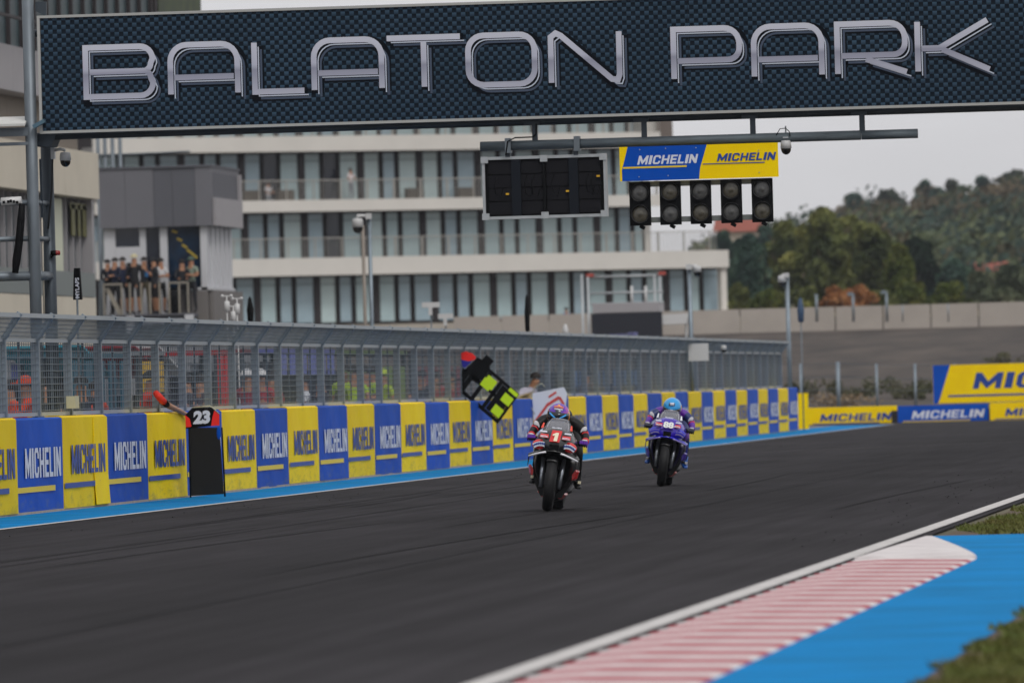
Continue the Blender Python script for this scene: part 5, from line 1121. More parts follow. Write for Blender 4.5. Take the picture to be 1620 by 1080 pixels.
# crew member leaning over the wall with the white board
b2 = onX(823, 620, XW - .35); base = (b2.x, b2.y, 0)
h1 = onX(845, 655, XW + .35); e1 = onX(836, 634, XW + .05)
person('dark haired crew member in pale shirt leaning over the wall with a white board', base, math.radians(62), '#a9a6b4', '#24262b', pose='reach', hat=None, lean=.6, h=1.7, hand={'r': loc_arm(base, math.radians(80), 1.78, (e1, h1 + Vector((-.06, 0, .03)), h1)), 'l': loc_arm(base, math.radians(80), 1.78, (e1 + Vector((0, .3, .05)), h1 + Vector((-.06, .15, .1)), h1 + Vector((0, .1, .05))))})

# pit stands behind the fence
def stand(label, pa, pb, X, zr, roofc, panc, npan, panz):
    a, c = onX(pa, 600, X), onX(pb, 600, X); y0, y1 = a.y, c.y; o = thing('pit_stand', label, 'pit stand', (X, (y0 + y1) / 2, 0), 0, 'pit stands behind the fence')
    q = MB(); q.bb(X - 1.4, X, y0, y1, zr, zr + .07); q.build('roof', mat(*roofc), o, w=True)
    for yy in (y0 + .06, y1 - .06):
        for xx in (X - 1.35, X - .05): q = MB(); q.bb(xx - .03, xx + .03, yy - .03, yy + .03, 0, zr); q.build('post', M_steelD, o, w=True)
    for k in range(npan):
        u = y0 + (y1 - y0) * (k + .2) / npan; v = y0 + (y1 - y0) * (k + .75) / npan; q = MB(); q.bb(X - .02, X + .02, u, v, panz[0], panz[1]); q.build('side_panel', mat(*panc), o, w=True)
    q = MB(); q.bb(X - .9, X - .3, y0 + .2, y1 - .2, .98, 1.04); q.build('desk', M_dark, o, w=True)
    for k in range(max(2, npan // 2)): yy = y0 + (y1 - y0) * (k + .5) / max(2, npan // 2); q = MB(); q.box((X - .45, yy, 1.3), (.05, .5, .32)); q.build('monitor', M_blk, o, w=True)
    q = MB(); q.bb(X - 1.4, X - 1.36, y0, y1, .2, zr - .3); q.build('back_screen', mat('screen_cloth', '#3a3e46', rough=.8), o, w=True)
stand('teal covered pit stand behind the left part of the fence', 112, 205, -20.2, 2.05, ('teal_roof', '#1f5568'), ('teal_panel', '#1f5a70'), 5, (.9, 2.0))
stand('pit stand with yellow and red flag panels behind the fence', 222, 262, -20.4, 2.1, ('grey_roof', '#7e848a'), ('flag_yellow', '#c9a21c'), 2, (1.5, 2.0))
stand('red pit stand beside the numbered board behind the fence', 345, 362, -19.8, 2.1, ('red_roof', '#a01d24'), ('red_panel', '#c8202a'), 2, (.6, 2.08))
stand('dark pit stand with red roof edge left of the blue stand', 385, 436, -20.4, 2.15, ('maroon_roof', '#6d2630'), ('grey_panel', '#5b5f66'), 4, (1.2, 2.0))
stand('lavender blue pit stand in the middle of the fence', 441, 532, -20.0, 2.15, ('lavender_roof', '#5f66a8'), ('lavender_panel', '#6d78c4'), 6, (1.75, 2.12))
stand('lime and green pit stand in the middle of the fence', 540, 645, -20.2, 2.15, ('green_roof', '#55702c'), ('green_panel', '#6f8c3a'), 5, (1.0, 1.9))
stand('dark pit stand with red panels left of the lime numbered board', 652, 735, -20.4, 2.15, ('black_roof', '#33353b'), ('dark_red_panel', '#7c2b34'), 5, (1.1, 1.9))
stand('long grey pit stand with blue panels behind the far fence', 905, 1010, -20.4, 2.1, ('grey_roof', '#7e848a'), ('blue_panel', '#3d6fa8'), 7, (1.4, 1.8))
# slanted flags near the left stands
for k, (px, h_, lab) in enumerate((('150', '#3b93a8', 'pale teal slanted sunshade behind the fence'), ('232', '#8e2430', 'dark red slanted sunshade behind the fence'), ('270', '#b9bcc0', 'pale grey slanted sunshade behind the fence'))):
    a = onX(int(px), 560, -21.0); q = MB(); q.slab([(a.x, a.y - 1.3, 2.25), (a.x, a.y + 1.8, 1.75), (a.x - 1.3, a.y + 1.8, 1.75), (a.x - 1.3, a.y - 1.3, 2.25)], (0, 0, .04)); o = thing('sunshade', lab, 'sunshade', (a.x, a.y, 0), 0, 'sunshades in the pit lane'); q.build('canopy', cloth(h_), o, w=True)
    q = MB(); q.tube([(a.x - .1, a.y, 0), (a.x - .1, a.y, 2.0)], .03, 6); q.tube([(a.x - 1.2, a.y, 0), (a.x - 1.2, a.y, 2.0)], .03, 6); q.build('post', M_steel, o, w=True)
# pale control box on the fence
a = onX(115, 636, XF + .1); q = MB(); q.box((a.x, a.y, a.z), (.12, .32, .16)); tag(q.build('junction_box', mat('pale_box', '#b5b49b', rough=.6)), 'small pale junction box fixed low on the fence near the left', 'box')

# ================================================================== PIT BOARDS
# number 23 board with black sheet, standing against the wall
gB = G(328, 787); YB3 = gB.y
def b3(px, py, d=0.0): return onY(px, py, YB3 - d)
pbd = thing('pit_board', 'black pit board with white number 23 standing against the wall', 'pit board', (b3(328, 780).x, YB3, 0))
q = MB(); q.slab([b3(300, 784), b3(354, 781), b3(347, 676), b3(298, 676)], (0, .02, 0)); q.build('black_sheet', mat('black_cloth', '#0e0c0b', rough=.85), pbd, w=True)
q = MB(); q.slab([b3(294, 678, .01), b3(347, 672, .01), b3(347, 655, .01), b3(335, 644, .01), b3(304, 645, .01), b3(293, 656, .01)], (0, .025, 0)); q.build('number_plate', M_blk, pbd, w=True)
M_fred = mat('fluorescent_red', '#ee1c14', rough=.5)
for pts in ([(294, 675.5), (303, 674.5), (300, 662), (293, 656)], [(334, 673.5), (347, 672.5), (347, 656), (339, 649), (336, 660)]):
    q = MB(); q.slab([b3(x, y, .016) for x, y in pts], (0, .004, 0)); q.build('red_corner', M_fred, pbd, w=True)
q = MB(); a = b3(305, 671.5, .022); v = b3(306, 647, .022) - a; put_text(q, '23', b3(305.5, 671, .024), (b3(333, 669.5, .024) - b3(305, 671, .024)).normalized(), v.normalized(), .235, .185, bold=.06)
q.build('number', M_prW, pbd, w=True)
for xa, xb in ((299, 301.5), (351, 356)):
    q = MB(); a = b3(xa, 676); c = b3(xb, 788); q.tube([a, (c.x, c.y, .01)], .012, 6); q.build('leg', M_blk, pbd, w=True)
q = MB(); q.tube([b3(304, 645), b3(332, 642), b3(347, 655)], .01, 6); q.build('top_tube', mat('pale_tube', '#b8b59a', rough=.5), pbd, w=True)
q = MB(); q.ell(b3(346, 685, .0), (.03, .012, .09), 12, 6); q.build('blue_disc', M_blu, pbd, w=True)
# lime numbered board, tilted, held out over the wall
YL4 = onX(775, 640, XW + .1).y - 1.2
def b4(zx, zy, d=0.0): return onY(690 + zx / 7.2, 540 + zy / 7.2, YL4 - d)
lb = thing('pit_board', 'tilted black pit board with lime yellow number plates held out over the wall', 'pit board', tuple(b4(610, 560)))
A, B, C, D = b4(500, 215), b4(950, 600), b4(700, 940), b4(290, 560)
ux = (B - A).normalized(); uy = (C - B).normalized(); L1 = (B - A).length; L2 = (C - B).length
def uv(u, v, d=0.0): return A + ux * (L1 * u) + uy * (L2 * v) + Vector((0, -d, 0))
def strip(nm, u0, u1, v0, v1, m, d=0.0, par=lb): q = MB(); q.slab([uv(u0, v0, d), uv(u1, v0, d), uv(u1, v1, d), uv(u0, v1, d)], (0, .02, 0)); return q.build(nm, m, par, w=True)
for v0, v1 in ((0, .09), (.90, 1.0), (.40, .5)): strip('frame_bar', 0 if v0 != .9 else .05, 1, v0, v1, M_blk)
for u0, u1 in ((0.0, .1), (.27, .35), (.54, .62), (.93, 1.0)): strip('frame_bar', u0, u1, .091, .899, M_blk, .0)
strip('back_plate', .63, .925, .1, .89, M_blk, .002); strip('back_plate', .0, .265, .0, .39, M_blk, .003)
M_lime = mat('lime_plate', '#c6e60a', rough=.5)
strip('number_plate', .30, .52, .14, .42, M_lime, .012); strip('number_plate', .70, .92, .05, .36, M_lime, .012) if False else None
for c_ in ((575, 485), (805, 660), (695, 790)):
    c0_ = b4(*c_, .014); q = MB(); w1, w2 = .10, .085
    q.slab([c0_ - ux * w1 - uy * w2, c0_ + ux * w1 - uy * w2, c0_ + ux * w1 + uy * w2, c0_ - ux * w1 + uy * w2], (0, .01, 0)); q.build('number_plate', M_lime, lb, w=True)
c0_ = b4(880, 580, .014); q = MB(); q.slab([c0_ - ux * .1 - uy * .035, c0_ + ux * .1 - uy * .035, c0_ + ux * .1 + uy * .035, c0_ - ux * .1 + uy * .035], (0, .01, 0)); q.build('number_plate', M_lime, lb, w=True)
q = MB(); q.slab([b4(470, 180), b4(540, 215), b4(620, 300), b4(520, 420), b4(450, 470), b4(350, 360), b4(310, 330), b4(400, 250)], (0, .02, 0)); q.build('head_plate', M_blk, lb, w=True)
q = MB(); q.slab([b4(275, 135, .012), b4(335, 112, .012), b4(410, 135, .012), b4(455, 178, .012), b4(440, 205, .012), b4(370, 225, .012), b4(285, 205, .012)], (0, .02, 0)); q.build('red_tip', M_fred, lb, w=True)
q = MB(); q.slab([b4(285, 208, .01), b4(370, 228, .01), b4(405, 225, .01), b4(330, 300, .01), b4(300, 290, .01)], (0, .02, 0)); q.build('blue_tip', mat('deep_blue', '#15158e', rough=.5), lb, w=True)
q = MB(); q.slab([b4(300, 300), b4(335, 320), b4(380, 370), b4(310, 470), b4(320, 560), b4(300, 590), b4(285, 380)], (0, .02, 0)); q.build('left_arm', M_blk, lb, w=True)
q = MB(); q.slab([b4(500, 230), b4(575, 150), b4(655, 222), b4(590, 310)], (0, .03, 0)); q.build('handle_block', M_blk, lb, w=True)
# the pole the board is held by runs back over the wall to the crew
q = MB(); a = uv(.5, .45, -.03); q.tube([a, Vector((XW - .3, YL4 + 1.4, 1.62)), Vector((XW - 1.0, YL4 + 2.2, 1.5))], .014, 8); q.build('holding_pole', M_blk, lb, w=True)
# white and red board
YW5 = onX(866, 650, XW + .35).y
def b5(px, py, d=0): return onY(px, py, YW5 - d)
wb_ = thing('pit_board', 'white pit board with red marks held over the wall behind the front rider', 'pit board', tuple(b5(868, 650)))
q = MB(); q.slab([b5(842, 622), b5(892, 612), b5(897, 622), b5(893, 665), b5(850, 690), b5(844, 660)], (0, .02, 0)); q.build('board_plate', mat('white_board', '#dcdde2', rough=.5), wb_, w=True)
q = MB(); M5 = mat('soft_red_print', '#cf4b41', rough=.5)
for a_, b_, w_ in (((846, 668), (866, 640), .05), ((866, 640), (885, 628), .06), ((885, 628), (892, 640), .05), ((868, 628), (880, 620), .04)): q.bar(b5(*a_, .005), b5(*b_, .005), w_, .006)
q.build('red_print', M5, wb_, w=True)
q = MB(); q.bar(b5(850, 684, .006), b5(876, 650, .006), .045, .006); q.build('blue_print', mat('pale_blue_print', '#8fa8c6', rough=.5), wb_, w=True)
q = MB(); q.tube([b5(846, 655), b5(838, 640), b5(845, 612), b5(857, 606), b5(862, 612)], .008, 6); q.build('holding_tube', mat('pale_tube', '#b8b59a'), wb_, w=True)

# ================================================================== RACE MOTORCYCLES AND RIDERS
M_tyre = mat('tyre_rubber', '#131315', rough=.6, spec=.3); M_cb = mat('carbon_black', '#08090b', rough=.4, coat=.15); M_sil = mat('silver_fork', '#8f949c', rough=.3, metal=.8); M_dkm = mat('dark_metal', '#25272b', rough=.4, metal=.7)
M_disc = mat('carbon_disc', '#2e2e30', rough=.5, metal=.4)
M_scr = bpy.data.materials.new('windscreen_tint'); M_scr.use_nodes = True; b_ = M_scr.node_tree.nodes['Principled BSDF']; b_.inputs['Base Color'].default_value = lin('#9a9ba3'); b_.inputs['Roughness'].default_value = .08; b_.inputs['Alpha'].default_value = .42
def motorcycle(label, loc, lean, yaw, P, steer=0.0, sc=1.0):
    o = thing('race_motorcycle', label, 'motorcycle', loc); o.rotation_euler = (0, lean, yaw); o.scale = (sc, sc, sc)
    fa, fb = P['fairing'], P['accent']
    # wheels
    def wheel(name, y, r, w, steer=0.0):
        q = MB(); pr = [(r - .075, -w * .42), (r - .055, -w * .49), (r - .03, -w * .47), (r - .012, -w * .33), (r - .002, -w * .15), (r, 0), (r - .002, w * .15), (r - .012, w * .33), (r - .03, w * .47), (r - .055, w * .49), (r - .075, w * .42)]
        q.lathe(pr, (0, 0, 0), 'X', 48, closed=True); wh = q.build(name, M_tyre, o, loc=(0, y, r)); wh.rotation_euler = (0, 0, steer)
        q = MB(); q.lathe([(r - .076, -w * .4), (r - .095, -w * .3), (r - .095, w * .3), (r - .076, w * .4)], (0, 0, 0), 'X', 36)
        for k in range(5): a = k * 2 * math.pi / 5; q.bar((0, math.cos(a) * .03, math.sin(a) * .03), (0, math.cos(a) * (r - .09), math.sin(a) * (r - .09)), .03, .022)
        q.lathe([(.001, -.05), (.035, -.05), (.035, .05), (.001, .05)], (0, 0, 0), 'X', 14); q.build('rim', M_dkm, wh)
        for s in (-1, 1): q = MB(); q.lathe([(.09, s * .058), (.165, s * .058), (.165, s * .064), (.09, s * .064)], (0, 0, 0), 'X', 30, closed=True); q.build('brake_disc', M_disc, wh)
    wheel('front_wheel', 0, .30, .122, steer); wheel('rear_wheel', 1.43, .32, .2)
    # fork, fender
    for s in (-1, 1):
        q = MB(); q.tube([(s * .105, -.01, .27), (s * .112, .07, .46), (s * .118, .125, .60)], [.02, .025, .022], 12); q.mat(1); q.tube([(s * .11, .12, .59), (s * .112, .24, .88)], .02, 10); q.mat(2); q.box((s * .1, .075, .36), (.05, .09, .13)); q.build('fork_leg', [M_sil, P.get('fork', M_dkm), M_dkm], o)
    rows = []
    for k in range(11):
        a = R(62 + k * 8); rr = .316; rows.append([Vector((.066 * math.sin(t), -math.cos(a) * (rr - .03 * (1 - math.cos(t))), .3 + math.sin(a) * (rr - .03 * (1 - math.cos(t))))) for t in (-1.3, -.8, -.3, .3, .8, 1.3)])
    q = MB(); q.shell(rows, .004); q.build('front_fender', M_cb, o)
    # dark core: engine, radiator, tank
    q = MB(); q.slab([(-.12, .36, .16), (.12, .36, .16), (.2, .36, .3), (.25, .36, .5), (.235, .36, .68), (-.235, .36, .68), (-.25, .36, .5), (-.2, .36, .3)], (0, .04, 0)); q.build('radiator', mat('radiator_black', '#101114', rough=.7), o)
    q = MB(); q.ell((0, .72, .48), (.19, .33, .24), 14, 8); q.build('engine', M_dkm, o)
    q = MB(); q.ell((0, .72, .84), (.17, .27, .13), 16, 10); q.build('tank', fa, o)
    # nose cowl
    def ring(y, hw, z0, z1, n=16, p=2.6):
        r = []
        for k in range(n):
            a = 2 * math.pi * k / n; c_, s_ = math.cos(a), math.sin(a); f = (abs(c_) ** p + abs(s_) ** p) ** (-1 / p)
            x = c_ * f * hw; z = (z0 + z1) / 2 + s_ * f * (z1 - z0) / 2; x *= 1 - .22 * max(0, (z - z0) / (z1 - z0) - .5) * 2
            r.append(Vector((x, y, z)))
        return r
    q = MB(); q.loft([ring(-.10, .06, .69, .80), ring(-.07, .13, .675, .86), ring(0.0, .185, .66, .92), ring(.08, .21, .65, .95), ring(.2, .232, .65, .96), ring(.32, .245, .66, .92), ring(.42, .24, .68, .87)]); q.build('nose_cowl', P['nose'], o)
    q = MB(); q.bb(-.052, .052, -.115, -.06, .685, .76); q.build('air_intake', M_blk, o)
    # windscreen bubble
    rows = []
    for z, y, hw in ((.915, .02, .16), (.97, .10, .15), (1.015, .2, .135), (1.05, .32, .105)):
        rows.append([Vector((hw * math.sin(t), y + .16 * (1 - math.cos(t)), z - .02 * (1 - math.cos(t)))) for t in (-1.35, -.9, -.45, 0, .45, .9, 1.35)])
    q = MB(); q.shell(rows, .003); ws = q.build('windscreen', M_scr, o); q = MB(); q.tube([p_ + Vector((0, -.004, .002)) for p_ in rows[3]], .005, 6); q.tube([r_[1] for r_ in rows], .004, 6); q.tube([r_[-2] for r_ in rows], .004, 6); q.build('screen_rim', mat('pale_screen_rim', '#a9abb3', rough=.3), ws)
    # side fairings and belly
    for s in (-1, 1):
        rows = []
        for z, x, ya, yb in ((.70, .21, .16, .62), (.64, .275, .08, .85), (.54, .288, .10, .95), (.42, .268, .16, 1.0), (.30, .215, .26, 1.0), (.20, .15, .36, .95), (.12, .08, .44, .85)):
            rows.append([Vector((s * (x - .05 * (1 - t) ** 2 * 1.9 - .05 * t ** 3), ya + (yb - ya) * t, z)) for t in (0, .15, .4, .7, 1.0)])
        q = MB(); q.shell(rows, .006 * s); q.build('side_fairing', fa, o)
        q = MB(); q.loft([[Vector((s * x, y + .002, z)) for x, z in ((.284 - d, .50), (.293 - d, .48), (.275 - d, .40), (.256 - d, .38), (.25 - d, .44))] for y, d in ((.22, .03), (.3, .005), (.38, .0))], sm=False); q.build('fairing_accent', fb, o)
        q = MB(); q.loft([[Vector((s * x, y, z)) for x, z in ((.165 - d, .22), (.172 - d, .2), (.12 - d, .145), (.10 - d, .155))] for y, d in ((.40, .02), (.6, .0), (.8, .005))], sm=False); q.build('fairing_accent', P['low'], o)
        # side pod / sponsor oval
        q = MB(); q.ell((s * .168, -.02, .745), (.09, .05, .06), 18, 8, Matrix.Rotation(s * .2, 3, 'Y')); pod = q.build('side_pod', P['pod'], o)
        q = MB(); pts = [(s * (.168 + .066 * t), (.752 - .018 * t * t - .012 * t)) for t in (-1.05, -.5, 0, .5, 1.05)]
        q.mat(0); ribbon(q, pts, .052, Vector((0, -.076, 0)), EX, EZ, Vector((0, -1, 0)))
        q.mat(1); ribbon(q, [(a, b) for a, b in pts[:]], .014, Vector((0, -.080, .004)), EX, EZ, Vector((0, -1, 0)))
        for k in range(6): u = -.8 + k * .32; q.box((s * (.168 + .066 * u), -.081, .756 - .016 * u * u - .012 * u), (.008, .002, .026))
        q.build('sponsor_print', P['podprint'], pod)
        # handlebar, grip, lever guard
        q = MB(); q.tube([(s * .1, .34, .845), (s * .2, .36, .825), (s * .305, .41, .79)], .014, 8); q.tube([(s * .31, .40, .79), (s * .325, .33, .785), (s * .30, .29, .785), (s * .2, .30, .80)], .01, 8); q.build('handlebar', M_blk, o)
        q = MB(); q.tube([(s * .19, .95, .36), (s * .26, .96, .35)], .014, 8); q.build('footpeg', M_dkm, o)
    q = MB(); q.loft([[Vector((x, y, z)) for x, z in ((-a, .3), (-a * .7, .13), (0, .10), (a * .7, .13), (a, .3))] for y, a in ((.38, .08), (.5, .13), (.8, .15), (1.0, .11))]); q.build('belly_pan', P['belly'], o)
    # front wing: arched blade with bright edge
    rowsw = [[], [], []]; edge = []
    for k in range(13):
        x = -.285 + .57 * k / 12; t = abs(x) / .285; z = .685 - .085 * t ** 1.6
        rowsw[0].append(Vector((x, -.13 + .17 * t ** 1.5, z - .006))); rowsw[1].append(Vector((x, -.08 + .17 * t ** 1.5, z + .016))); rowsw[2].append(Vector((x, .04 + .14 * t, z + .02)))
    q = MB(); q.shell(rowsw, .010); wg = q.build('front_wing', P['wing'], o)
    for s in (-1, 1):
        q = MB(); q.tube([Vector((s * .285 * u, -.135 + .17 * u ** 1.5, .679 - .085 * u ** 1.6)) for u in (.3, .5, .7, .85, .98)], .012, 6); q.build('wing_edge', P['edge'], wg)
        q = MB(); q.slab([(s * .285, .03, .60), (s * .285, .18, .60), (s * .29, .18, .50), (s * .288, .08, .49)], (.006, 0, 0)); q.build('end_plate', P['wing'], wg)
    # number plate and small marks on the nose
    def nosept(x, z):
        y_ = -.105 if z < .8 else -.105 + (z - .8) * .55 if z < .86 else -.072 + (z - .86) * 1.2 if z < .92 else (z - .92) * 2.2
        return Vector((x, y_ - .012 + max(0, abs(x) - .03) ** 2 * 4, z))
    q = MB(); w_ = P['plate_w']; q.slab([nosept(-w_, .785), nosept(w_ * .85, .785), nosept(w_ * 1.1, .915), nosept(-w_ * .7, .915)], (0, -.012, .006)); pt = q.build('number_plate', P['plate'], o)
    q = MB(); V = (nosept(0, .905) - nosept(0, .79)).normalized(); one = len(P['num']) == 1; N0 = nosept(-w_ * .5, .79) + Vector((0, -.026, .012))
    if one: q.add([N0 + EX * x * 1.45 + V * y * 1.4 for x, y in ((.012, 0), (.04, 0), (.046, .085), (.026, .085), (0, .066), (.0, .05), (.017, .057))], [(0, 1, 2, 3, 6), (3, 4, 5, 6)], False)
    else: put_text(q, P['num'], nosept(-w_ * .7, .80) + Vector((0, -.026, .010)), EX, V, w_ * 1.5, .105, bold=.05)
    q.build('number', P['numm'], pt)
    q = MB()
    put_text(q, P['brand'], nosept(-.055, .93) + Vector((0, -.02, .01)), EX, V, .11, .022, bold=.03); q.build('brand_print', M_prW, o)
    for s in (-1, 1):
        q = MB(); q.slab([Vector((s * .125 - .05, -.085, .825)), Vector((s * .125 + .05, -.085, .825)), Vector((s * .125 + .045, -.04, .865)), Vector((s * .125 - .045, -.04, .865))], (0, -.006, .003)); lb_ = q.build('label_patch', P['label'], o)
        q = MB(); put_text(q, 'MOTUL', Vector((s * .125 - .042, -.096, .83)), EX, Vector((0, .7, .7)).normalized(), .084, .03, bold=.04); q.build('label_print', M_prW, lb_)
        q = MB(); q.slab([Vector((s * .14 - .045, -.035, .885)), Vector((s * .14 + .04, -.035, .885)), Vector((s * .14 + .035, -.015, .9)), Vector((s * .14 - .04, -.015, .9))], (0, -.008, .003)); q.build('label_strip', M_prW, o)
        q = MB(); q.slab([Vector((s * .15, .02, .93)), Vector((s * .18, .02, .925)), Vector((s * .165, .1, .985)), Vector((s * .15, .1, .985))], (0, -.008, .006)); q.build('cowl_flash', P['flash'], o)
    # tail, swingarm, exhaust
    q = MB(); q.loft([ring(.95, .13, .80, .90), ring(1.2, .14, .82, .96), ring(1.45, .11, .88, 1.02), ring(1.7, .06, .94, 1.03)]); q.build('tail_unit', fa, o)
    q = MB()
    for s in (-1, 1): q.bar((s * .13, .95, .42), (s * .13, 1.43, .33), .04, .09)
    q.build('swingarm', M_dkm, o)
    q = MB(); q.tube([(.08, .8, .2), (.15, 1.1, .24), (.17, 1.35, .36)], [.03, .04, .05], 12); q.build('exhaust', M_dkm, o)
    return o
def rider(label, loc, lean, yaw, S, hx_=-.03, sc=1.0):
    o = thing('person', label, 'rider', loc); o.rotation_euler = (0, lean, yaw); o.scale = (sc, sc, sc)
    J = {'pelvis': ((0, 1.12, .96), (.15, .12)), 'waist': ((0, .97, 1.01), (.14, .11)), 'chest': ((hx_ * .6, .79, 1.02), (.165, .12)), 'neck': ((hx_, .66, 1.03), .065), 'head': ((hx_, .60, 1.06), .07)}
    E = [('pelvis', 'waist'), ('waist', 'chest'), ('chest', 'neck'), ('neck', 'head')]
    for s, sg in (('l', -1), ('r', 1)):
        J['sh' + s] = ((sg * .18 + hx_ * .7, .72, 1.01), .078); J['ua' + s] = ((sg * .245, .655, .965), .064); J['el' + s] = ((sg * .295, .60, .89), .052); J['fa' + s] = ((sg * .305, .51, .845), .045); J['wr' + s] = ((sg * .30, .45, .815), .034)
        J['hip' + s] = ((sg * .13, 1.1, .90), .105); J['kn' + s] = ((sg * .225, .80, .68), .062); J['sn' + s] = ((sg * .235, .93, .5), .05); J['an' + s] = ((sg * .235, 1.04, .38), .042)
        E += [('chest', 'sh' + s), ('sh' + s, 'ua' + s), ('ua' + s, 'el' + s), ('el' + s, 'fa' + s), ('fa' + s, 'wr' + s), ('pelvis', 'hip' + s), ('hip' + s, 'kn' + s), ('kn' + s, 'sn' + s), ('sn' + s, 'an' + s)]
    def reg(a, b, t, c):
        if b[:2] == 'ua':
            return S['shoulder'] if t < .5 else 0
        if b[:2] == 'el': return 2 if t > .75 else 0
        if b[:2] == 'fa': return 3
        if b[:2] == 'sh': return S['shoulder']
        if b[:2] == 'kn': return 3 if t > .75 else 0
        if b[:2] == 'sn': return 0
        return 0
    bo = bpy.data.objects.new('leather_suit', skin_mesh('leather_suit', J, E, S['suit'], reg, 2)); col.objects.link(bo); bo.parent = o
    q = MB(); q.ell((0, .93, 1.10), (.1, .16, .07), 12, 8); q.build('back_hump', S['suit'][0], o)
    for s in (-1, 1): q = MB(); q.ell((s * .27, .59, .95), (.03, .014, .05), 12, 8, Matrix.Rotation(s * .5, 3, 'Y')); q.build('sleeve_patch', S['suit'][1], o)
    HC = Vector((hx_, .57, 1.085)); Mh = Matrix.Rotation(R(S['tilt']), 3, 'X')
    q = MB(); q.ell(HC, (.132, .158, .14), 24, 16, Mh, S['hsel']); hm = q.build('helmet', S['helmet'], o)
    # visor: band of the shell in front, a little proud
    rows = []
    for ph in (R(74), R(86), R(98), R(110)):
        rows.append([HC + Mh @ Vector((.136 * math.sin(ph) * math.sin(t), -.162 * math.sin(ph) * math.cos(t), .144 * math.cos(ph))) for t in (-1.15, -.8, -.4, 0, .4, .8, 1.15)])
    q = MB(); q.shell(rows, .003); vz = q.build('visor', mat('mirror_visor', '#10131c', rough=.1, coat=.5), hm)
    q = MB(); q.loft([[HC + Mh @ Vector((s_ * .04, .12 + dy, .06 - dy * .5)) for s_, dy in ((-1, 0), (1, 0), (.6, .09), (-.6, .09))], [HC + Mh @ Vector((s_ * .03, .12 + dy, .085 - dy * .5)) for s_, dy in ((-1, 0), (1, 0), (.6, .09), (-.6, .09))]], sm=False); q.build('spoiler', S['helmet'][0], hm)
    for d_, mm, w_ in S['hprint']:
        q = MB(); P_ = []
        for t, ph in d_: P_.append(HC + Mh @ Vector((.1375 * math.sin(ph) * math.sin(t), -.164 * math.sin(ph) * math.cos(t), .146 * math.cos(ph))))
        q.tube(P_, w_, 6); q.build('helmet_mark', mm, hm)
    # gloves: palm, four curled fingers and thumb closed round the grip; boots
    for s in (-1, 1):
        q = MB(); c = Vector((s * .295, .43, .812)); q.ell(c + Vector((0, 0, .004)), (.042, .045, .026), 12, 8, Matrix.Rotation(s * .2, 3, 'Y'))
        for k in range(4):
            x = s * (.335 - .024 * k); L = (.9, 1.0, 1.05, .95)[k]
            q.tube([(x, .43, .815 - .004 * k), (x, .395 - .01 * L, .822), (x, .368 - .012 * L, .803), (x, .372, .778), (x, .398, .768)], [.014, .0135, .0125, .0115, .009], 8)
        q.tube([(s * .265, .45, .808), (s * .245, .42, .79), (s * .255, .395, .773)], [.015, .013, .01], 8)
        q.mat(1); q.ell(c + Vector((s * .012, -.035, .028)), (.036, .02, .012), 10, 6)
        q.mat(2); q.tube([(s * .31, .452, .816), (s * .31, .49, .832)], [.041, .046], 12); q.build('glove', S['glove'], o)
        q = MB(); q.loft([[Vector((s * .238, 1.04, .44)) + Vector((math.cos(a) * .05, math.sin(a) * .055, 0)) for a in [k * math.pi / 5 for k in range(10)]], [Vector((s * .24, 1.05, .36)) + Vector((math.cos(a) * .045, math.sin(a) * .055, 0)) for a in [k * math.pi / 5 for k in range(10)]],
                          [Vector((s * .245, 1.0, .32)) + Vector((math.cos(a) * .046, math.sin(a) * .07, 0)) for a in [k * math.pi / 5 for k in range(10)]], [Vector((s * .26, .93, .30)) + Vector((math.cos(a) * .042, math.sin(a) * .08, -.0)) for a in [k * math.pi / 5 for k in range(10)]], [Vector((s * .265, .90, .275)) + Vector((math.cos(a) * .03, math.sin(a) * .06, 0)) for a in [k * math.pi / 5 for k in range(10)]]])
        q.mat(1); q.box((s * .272, .94, .35), (.03, .09, .03)); q.build('boot', S['boot'], o)
    return o
def gm(n, h, **k): return mat(n, h, rough=.28, coat=.6, **k)
M_bred = gm('fairing_red', '#d01418'); M_bblk = gm('fairing_black', '#131418'); M_bgr = gm('fairing_grey', '#5d5f66'); M_crm = mat('cream_print', '#e6ddc0', rough=.5)
M_bbl = gm('fairing_blue', '#1414c8'); M_bpu = gm('fairing_purple', '#3f1aa8'); M_lav = gm('fairing_lavender', '#8378b8'); M_dpu = gm('fairing_deep_purple', '#120a4a')
M_bbl2 = gm('fairing_violet', '#3418b8'); g1_ = G(865, 808.5); g2_ = G(1045, 769)
P1 = dict(fairing=M_bblk, accent=M_bred, low=M_bred, nose=M_bblk, pod=M_bred, podprint=[M_prW, M_prB], belly=M_bblk, wing=M_cb, edge=mat('white_edge', '#eeeef4', rough=.4), plate=M_bred, plate_w=.062, num='1', numm=M_crm, brand='aprilia', label=M_bred, flash=mat('orange_flash', '#dd4a35', rough=.4))
P2 = dict(fairing=M_dpu, accent=M_bpu, low=mat('orange_red', '#a8352a', rough=.4), nose=M_bbl2, pod=M_bbl, podprint=[M_lav, M_bbl], belly=M_bblk, wing=M_bbl, edge=M_lav, plate=M_bpu, plate_w=.095, num='88', numm=mat('white_number', '#e2e6e4', rough=.4), brand='PRAMAC', label=M_bred, flash=mat('white_flash', '#e4e6ee', rough=.4), fork=M_sil)
Y1, Y2 = R(2.0), R(2.5)
motorcycle('black and red race motorcycle number 1 leaning slightly, nearest on the track', (g1_.x, g1_.y, 0), R(8.5), Y1, P1, R(2))
motorcycle('blue and purple race motorcycle number 88 following behind on the track', (g2_.x, g2_.y, 0), R(9.0), Y2, P2, R(2))
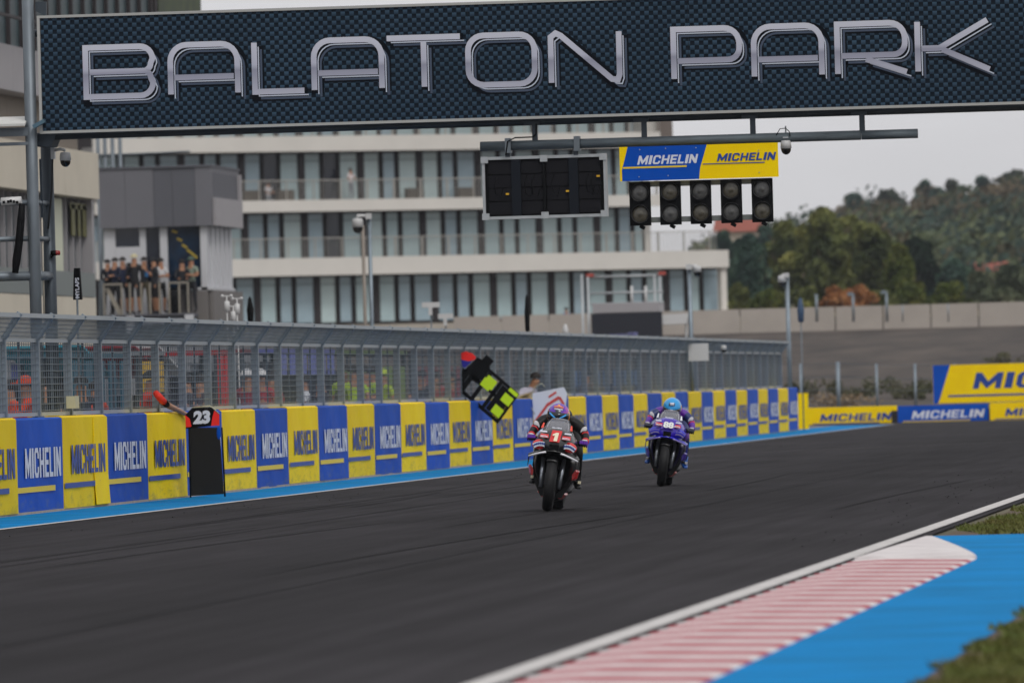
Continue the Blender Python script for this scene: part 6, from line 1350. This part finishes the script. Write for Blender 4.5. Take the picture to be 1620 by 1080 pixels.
M_sb = mat('black_leather', '#0b0c0f', rough=.5, spec=.3); M_sn = mat('navy_leather', '#1b2c66', rough=.45); M_wl = mat('white_leather', '#cfcfd4', rough=.5); M_rl = mat('red_leather', '#c81820', rough=.45); M_pul = mat('purple_leather', '#5a189a', rough=.45)
M_hp = gm('helmet_purple', '#5b1fae'); M_hd = gm('helmet_navy', '#131a2e'); M_ho = gm('helmet_orange', '#e08a1c'); M_hb = gm('helmet_sky_blue', '#1b9be0'); M_hm = gm('helmet_magenta', '#9b2fa6')
def hs1(d):
    if abs(d.x) > .86: return 2
    if abs(d.x) < .28 and d.z < .85: return 1
    if d.z < -.1: return 1
    return 0 if d.x < 0 else (3 if d.x > .55 else 0)
def hs2(d):
    if abs(d.x) > .93 and d.z < .3: return 1
    if d.z < -.25: return 2
    return 0
S1 = dict(tilt=2, suit=[M_sb, M_wl, M_rl, M_sb], shoulder=0, helmet=[M_hp, M_hd, M_ho, M_hm], hsel=hs1, glove=[M_pul, MATS['yellow_mark'] if 'yellow_mark' in MATS else M_wl, M_rl], boot=[M_sb, M_crm],
          hprint=[([(-.75, R(82)), (-.45, R(92)), (-.2, R(100))], mat('light_blue_stripe', '#3aa4ee', rough=.3), .010), ([(.75, R(82)), (.45, R(92)), (.2, R(100))], MATS['light_blue_stripe'], .010), ([(-.5, R(52)), (-.15, R(46)), (.15, R(46)), (.5, R(52))], mat('pale_red_mark', '#e08076', rough=.4), .018), ([(-.42, R(60)), (.42, R(60))], M_prW, .011), ([(-.12, R(42)), (.12, R(42))], mat('yellow_mark', '#f0b428', rough=.4), .02)])
S2 = dict(tilt=24, suit=[M_sn, M_wl, M_rl, M_pul], shoulder=3, helmet=[M_hb, MATS['yellow_mark'], M_hd], hsel=hs2, glove=[mat('dark_glove', '#3a3c46', rough=.5), M_wl, M_pul], boot=[mat('blue_boot', '#1d55a8', rough=.4), M_wl],
          hprint=[([(-.42, R(48)), (.38, R(46))], M_hd, .022), ([(-.3, R(47)), (.28, R(45))], M_prW, .023), ([(-.35, R(80)), (.3, R(79))], M_hd, .014), ([(-.15, R(79.5)), (.15, R(79))], M_prW, .015)])
rider('rider in black leathers with purple helmet crouched on the number 1 motorcycle', (g1_.x, g1_.y, 0), R(8.5), Y1, S1, -.035)
rider('rider in blue and purple leathers with sky blue helmet on the number 88 motorcycle', (g2_.x, g2_.y, 0), R(9.0), Y2, S2, -.005)
# ================================================================== AIR: thin haze over the whole scene
hm_ = bpy.data.materials.new('haze_air'); hm_.use_nodes = True; n = hm_.node_tree.nodes; n.remove(n['Principled BSDF'])
pv = n.new('ShaderNodeVolumePrincipled'); pv.inputs['Color'].default_value = (.80, .84, .92, 1); pv.inputs['Density'].default_value = .0001; pv.inputs['Anisotropy'].default_value = .3
hm_.node_tree.links.new(pv.outputs['Volume'], n['Material Output'].inputs['Volume'])
q = MB(); q.bb(-400, 400, -80, 1700, -30, 60); o = q.build('haze', hm_); o['kind'] = 'stuff'
